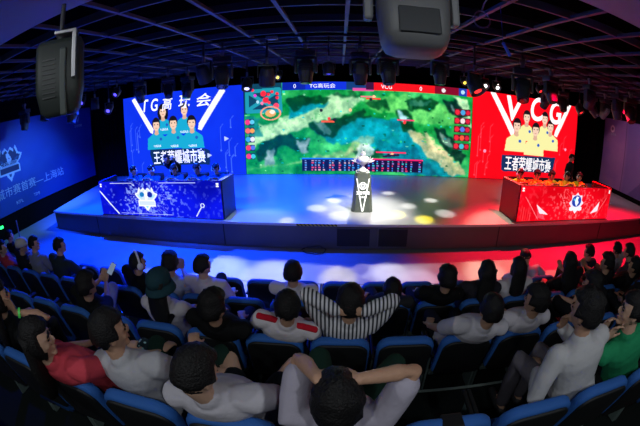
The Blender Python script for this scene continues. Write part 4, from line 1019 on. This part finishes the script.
P('B', -5, 0.27, -0.21, 'man in black wearing white headphones in the second row', short='man with headphones', shirt=(10, 11, 14), hyaw=-.7, cap='headphones', faceparts=True)
P('B', -4, 0.18, -0.17, 'dark haired woman in pale top beside the man with headphones', short='woman in pale top', shirt=(150, 155, 170), hair='bushy', hyaw=.2, hpit=-.2, arms='phone', faceparts=True)
P('B', -3, 0.06, -0.16, 'young man in white tee looking right in the second row', short='young man in white tee', shirt=(190, 182, 188), hyaw=-.6, arms='rest', faceparts=True, skin=1, legs='crossed')
P('B', -1, 0.03, -0.23, 'man in white tee sitting upright alone before the bright floor', short='upright man in white tee', shirt=(195, 190, 200))
P('B', 1, -0.00, -0.36, 'slouching person with dark head left of the man in black', short='slouching dark haired person', shirt=(40, 42, 46), arms='rest', hz=1.15)
P('B', 2, 0.05, -0.36, 'broad man in black shirt in the second row', short='broad man in black', shirt=(11, 12, 14), hair='bushy')
P('B', 3, 0.04, -0.22, 'woman with long black hair in dark top in the second row', short='long haired woman in dark top', shirt=(40, 38, 46), hair='long')
P('B', 4, -0.05, -0.16, 'woman with long black hair in white shirt in the second row', short='long haired woman in white', shirt=(205, 200, 205), hair='long', hyaw=.15)
P('B', 6, -0.23, -0.08, 'long haired person holding up a phone before the red floor', short='long haired person with phone', shirt=(14, 14, 18), hair='long', hyaw=-.2, arms=('thigh', 'phone'))
P('B', 7, -0.08, -0.21, 'dark haired person leaning left in front of the red desk corner', short='dark haired person leaning left', shirt=(22, 20, 24), hair='bushy', hyaw=.6, arms='phone', faceparts=True)
P('B', 8, -0.13, -0.42, 'person in dark top at the right picture edge of the second row', short='person at right edge', shirt=(16, 16, 20), hyaw=.5)
P('B', 9, -0.32, 0.10, 'short haired person in grey top behind the white shirt at far right', short='person in grey top', shirt=(70, 66, 74), hyaw=.3)
P('C', -5, 0.28, -0.21, 'dark haired person in black with light trousers, legs raised, at left', short='person in light trousers', shirt=(10, 12, 14), trousers=(150, 152, 160), hair='bushy', arms='phone', legs='crossed', hyaw=-.3, hz=1.20)
P('C', -3, 0.05, -0.12, 'woman in teal hat and white knit top with diagonal black strap', short='woman in teal hat', shirt=(188, 184, 192), hair='long', cap='bucket', extra=ex_strap, hyaw=-.2, sleeve=.9)
P('C', -2, 0.13, -0.41, 'man in black top with thick dark hair in the third row', short='man in black top', shirt=(12, 13, 15), hair='bushy', hyaw=-.4, vox=.010)
P('C', -1, 0.15, -0.33, 'man in white shirt with red shoulder stripes in the third row', short='man with red shoulder stripes', shirt=(205, 200, 205), extra=ex_red, vox=.010, arms='rest')
P('C', 0, 0.07, -0.26, 'person in striped shirt holding both hands behind the head', short='person in striped shirt', shirt=(200, 200, 205), stripe='v', arms='behind', sleeve=.9, vox=.010, hair='bushy')
P('C', 2, 0.08, -0.42, 'short haired person in white tee with arms spread in the third row', short='short haired person in white tee', shirt=(190, 188, 196), arms='rest', vox=.010)
P('C', 3, 0.01, -0.34, 'person in white tee looking left in the third row', short='person in white tee looking left', shirt=(196, 192, 200), hyaw=.7, faceparts=True, vox=.010, hair='bushy')
P('C', 5, -0.29, -0.20, 'dark haired person resting chin on raised arm at right', short='person with raised arm', shirt=(14, 14, 18), hyaw=.6, arms=('chin', 'thigh'), hair='bushy', faceparts=True)
P('C', 7, 0, 0, 'person in dark clothing at the right picture edge of the third row', short='person in dark clothing', shirt=(16, 16, 20), hyaw=.4)
P('D', -5, 0.35, -0.13, 'woman with hand on her face and green wristband at left edge', short='woman with green wristband', shirt=(12, 14, 16), arms=('thigh', 'face'), hair='long', hyaw=-.5, vox=.009, extra=ex_wrist, faceparts=True)
P('D', -3, 0.01, -0.37, 'dark haired girl in pink top turned right, patterned skirt', short='girl in pink top', shirt=(205, 70, 84), hair='long', hyaw=-1.0, arms=('thigh', 'thigh'), trousers=(30, 90, 95), pantspat='floral', vox=.009, faceparts=True, skin=1)
P('D', -2, -0.12, -0.13, 'young man in white tee and dark green trousers at lower left', short='young man in white tee', shirt=(175, 175, 180), trousers=(22, 48, 40), hyaw=-.75, vox=.009, faceparts=True, arms=('thigh', 'fist'), legs='spread')
P('D', -1, -0.08, -0.31, 'man in white tee and dark shorts with bare knees apart', short='man in dark shorts', shirt=(185, 182, 190), trousers=(14, 20, 28), shorts=True, knee=((-.20, .42, .56), (.22, .42, .56)), hyaw=-.5, hpit=-.3, vox=.009, legs='wide', faceparts=True, skin=1, arms='rest', hair='crop')
P('D', 0, -0.02, -0.34, 'person leaning back with hands behind head, green trousers, bottom centre', short='person leaning back', shirt=(175, 170, 185), trousers=(22, 48, 38), arms='ontop', knee=((-.13, .46, .60), (.34, .42, .58)), sleeve=.5, vox=.009, legs='wide', hair='bushy', hpit=.1, hz=1.20)
P('D', 3, -0.17, 0.09, 'person in white shirt with collar leaning forward at lower right', short='person in white collared shirt', shirt=(190, 190, 192), sleeve=.9, hyaw=.45, vox=.009, hair='bushy', arms=('rest', 'chin'), knee=((-.30, .36, .56), (-.10, .42, .56)), trousers=(96, 92, 100), legs='spread', faceparts=True)
P('D', 4, -0.31, -0.01, 'man in green tee looking left at the right edge', short='man in green tee', shirt=(34, 140, 92), hyaw=1.0, vox=.009, faceparts=True, skin=1, arms='chin', hair='crop')

# seats
def place_seat(row, k):
    y, z = ROW[row]; o = (row, k) in occ
    src = seatO if o else seatE
    if not seat_used.get(o): r = src; seat_used[o] = True
    else: r = copy_tree(src)
    r.location = (kx(k), y, z); r.rotation_euler = (0, 0, 0)
    if o: r['label'] = 'blue theatre seat in the %s under %s' % (rowname[row], occ[(row, k)])
    else:
        lab = None
        for d, w in ((1, 'left'), (-1, 'right')):
            if (row, k+d) in occ: lab = 'empty blue seat, %s, just %s of %s' % (rowname[row], w, occ[(row, k+d)]); break
        if lab: r['label'] = lab
        else:
            end = 'left' if k < -5 else 'right' if k > 5 else 'centre'
            # tell apart by count from the nearest occupied seat
            ks = sorted((q for (rr, q) in occ if rr == row), key=lambda q: abs(q-k)); n = abs(ks[0]-k); w = 'left' if k < ks[0] else 'right'
            words = {2: 'two', 3: 'three', 4: 'four', 5: 'five', 6: 'six', 7: 'seven', 8: 'eight', 9: 'nine', 10: 'ten', 11: 'eleven'}
            r['label'] = 'empty blue seat, %s, %s places %s of %s' % (rowname[row], words.get(n, 'many'), w, occ[(row, ks[0])])
    r['group'] = 'theatre seats of the %s' % rowname[row]; r['category'] = 'seat'
    if (row, k) == ('D', 1):
        bm = bmesh.new(); bbox(bm, -.06, .06, -.345, -.24, .80, .945, .01); tag(finish('cover_patch', bm, M['shell'], r), 'black patch over the top edge')
for row, k0, k1 in (('A', -13, 12), ('B', -11, 10), ('C', -8, 8), ('D', -5, 5)):
    for k in range(k0, k1+1): place_seat(row, k)
# people on the seats
for row, k, dx, dy, desc, kw in PEOPLE:
    y, z = ROW[row]
    person('person', desc, (kx(k), y, z), 0.0, (dx, dy), **kw)

# ------------------------------------------------------------------ players and referees on stage
def on_desk(Mx, u, v): p_ = Mx @ Vector((u, v, 0)); return p_.x, p_.y
def office_chair(x, y, z, rz, label, c):
    t = thing('gaming_chair', label, 'chair', (x, y, z), rz, 'players\' chairs behind the team desks')
    bm = bmesh.new(); bbox(bm, -.23, .23, -.2, .25, .40, .47, .03); finish('seat', bm, c, t)
    bm = bmesh.new(); bbox(bm, -.20, .20, -.30, -.22, .48, .92, .04); finish('backrest', bm, c, t)
    bm = bmesh.new(); cyl(bm, (0, 0, .05), (0, 0, .40), .03, 10); 
    for k in range(5): a = 2*PI*k/5; tube(bm, [(0, 0, .07), (math.cos(a)*.26, math.sin(a)*.26, .04)], [.025, .018], 6)
    finish('base', bm, M['black'], t)
chair_m = mat('chair_black', (.012, .012, .014), .5)
blue_lab = ['leftmost of the blue team players in white headphones', 'blue team player second from the left, in white headphones', 'blue team player in the middle of the row, in headphones', 'blue team player second from the right, in white headphones', 'rightmost of the blue team players in white headphones']
for k, u in enumerate((.78, 1.42, 2.28, 2.98, 3.62)):
    x, y = on_desk(MLd, u, 1.10); rz = PI + math.atan2(MLd[1][0], MLd[0][0])
    person('person', blue_lab[k], (x, y, .672), rz, (0.03*(-1)**k, .16), shirt=(12, 74, 104), hz=1.09, scale=1.1, arms='desk', cap='headphones', faceparts=True, vox=.013, hpit=-.25, hyaw=.2*(-1)**k, hair='bushy')
    office_chair(x, y, .672, rz, 'dark chair under the ' + blue_lab[k], chair_m)
red_lab = ['leftmost red team player, in yellow shirt and headphones', 'red team player second from the left in yellow shirt', 'red team player in the middle of the row in yellow shirt', 'red team player in yellow wearing white headphones, second from the right', 'rightmost red team player in yellow with white headphones']
for k, u in enumerate((.62, 1.25, 1.9, 2.55, 3.2)):
    x, y = on_desk(MRd, u, 1.12); rz = PI + math.atan2(MRd[1][0], MRd[0][0])
    person('person', red_lab[k], (x, y, .672), rz, (0.02*(-1)**k, .16), shirt=(225, 200, 40), hz=1.09, scale=1.1, arms='desk', cap='headphones' if k in (0, 3, 4) else None, faceparts=True, vox=.013, hpit=-.25, hyaw=.15*(-1)**k, hair='bushy')
    office_chair(x, y, .672, rz, 'dark chair under the ' + red_lab[k], chair_m)
x, y = on_desk(MLd, 1.86, 1.72)
person('person', 'referee in black leaning over behind the blue team players', (x, y, .672), PI-.1, (0, .48), shirt=(10, 10, 12), arms='cross', stand=True, hz=1.36, scale=1.05, faceparts=True, vox=.013, hpit=-.3)
person('person', 'standing referee in black behind the right end of the red desk', (7.75, 9.7, .672), PI+.5, (0, .04), shirt=(16, 18, 22), arms='down', stand=True, hz=1.60, scale=1.05, faceparts=True, vox=.013, hpit=-.2)

def hold_phone(loc, rot, label, lit):
    t = thing('phone', label, 'phone', loc, rot=rot)
    bm = bmesh.new(); bbox(bm, -.038, .038, -.004, .004, -.08, .08, .003); finish('case', bm, M['black'], t)
    bm = bmesh.new(); box(bm, -.034, .034, -.0055, -.0045, -.074, .074); finish('display', bm, glow('phone_display', (.45, .6, .75), .15), t)
hold_phone((kx(6)+.12, 4.10, 1.42), (R_(-25), 0, 0), 'lit phone held up by the long haired person before the red floor', True)
hold_phone((kx(-5)+.18, 3.02, 1.75), (R_(-40), R_(35), .3), 'lit phone held by the person in light trousers at left', True)
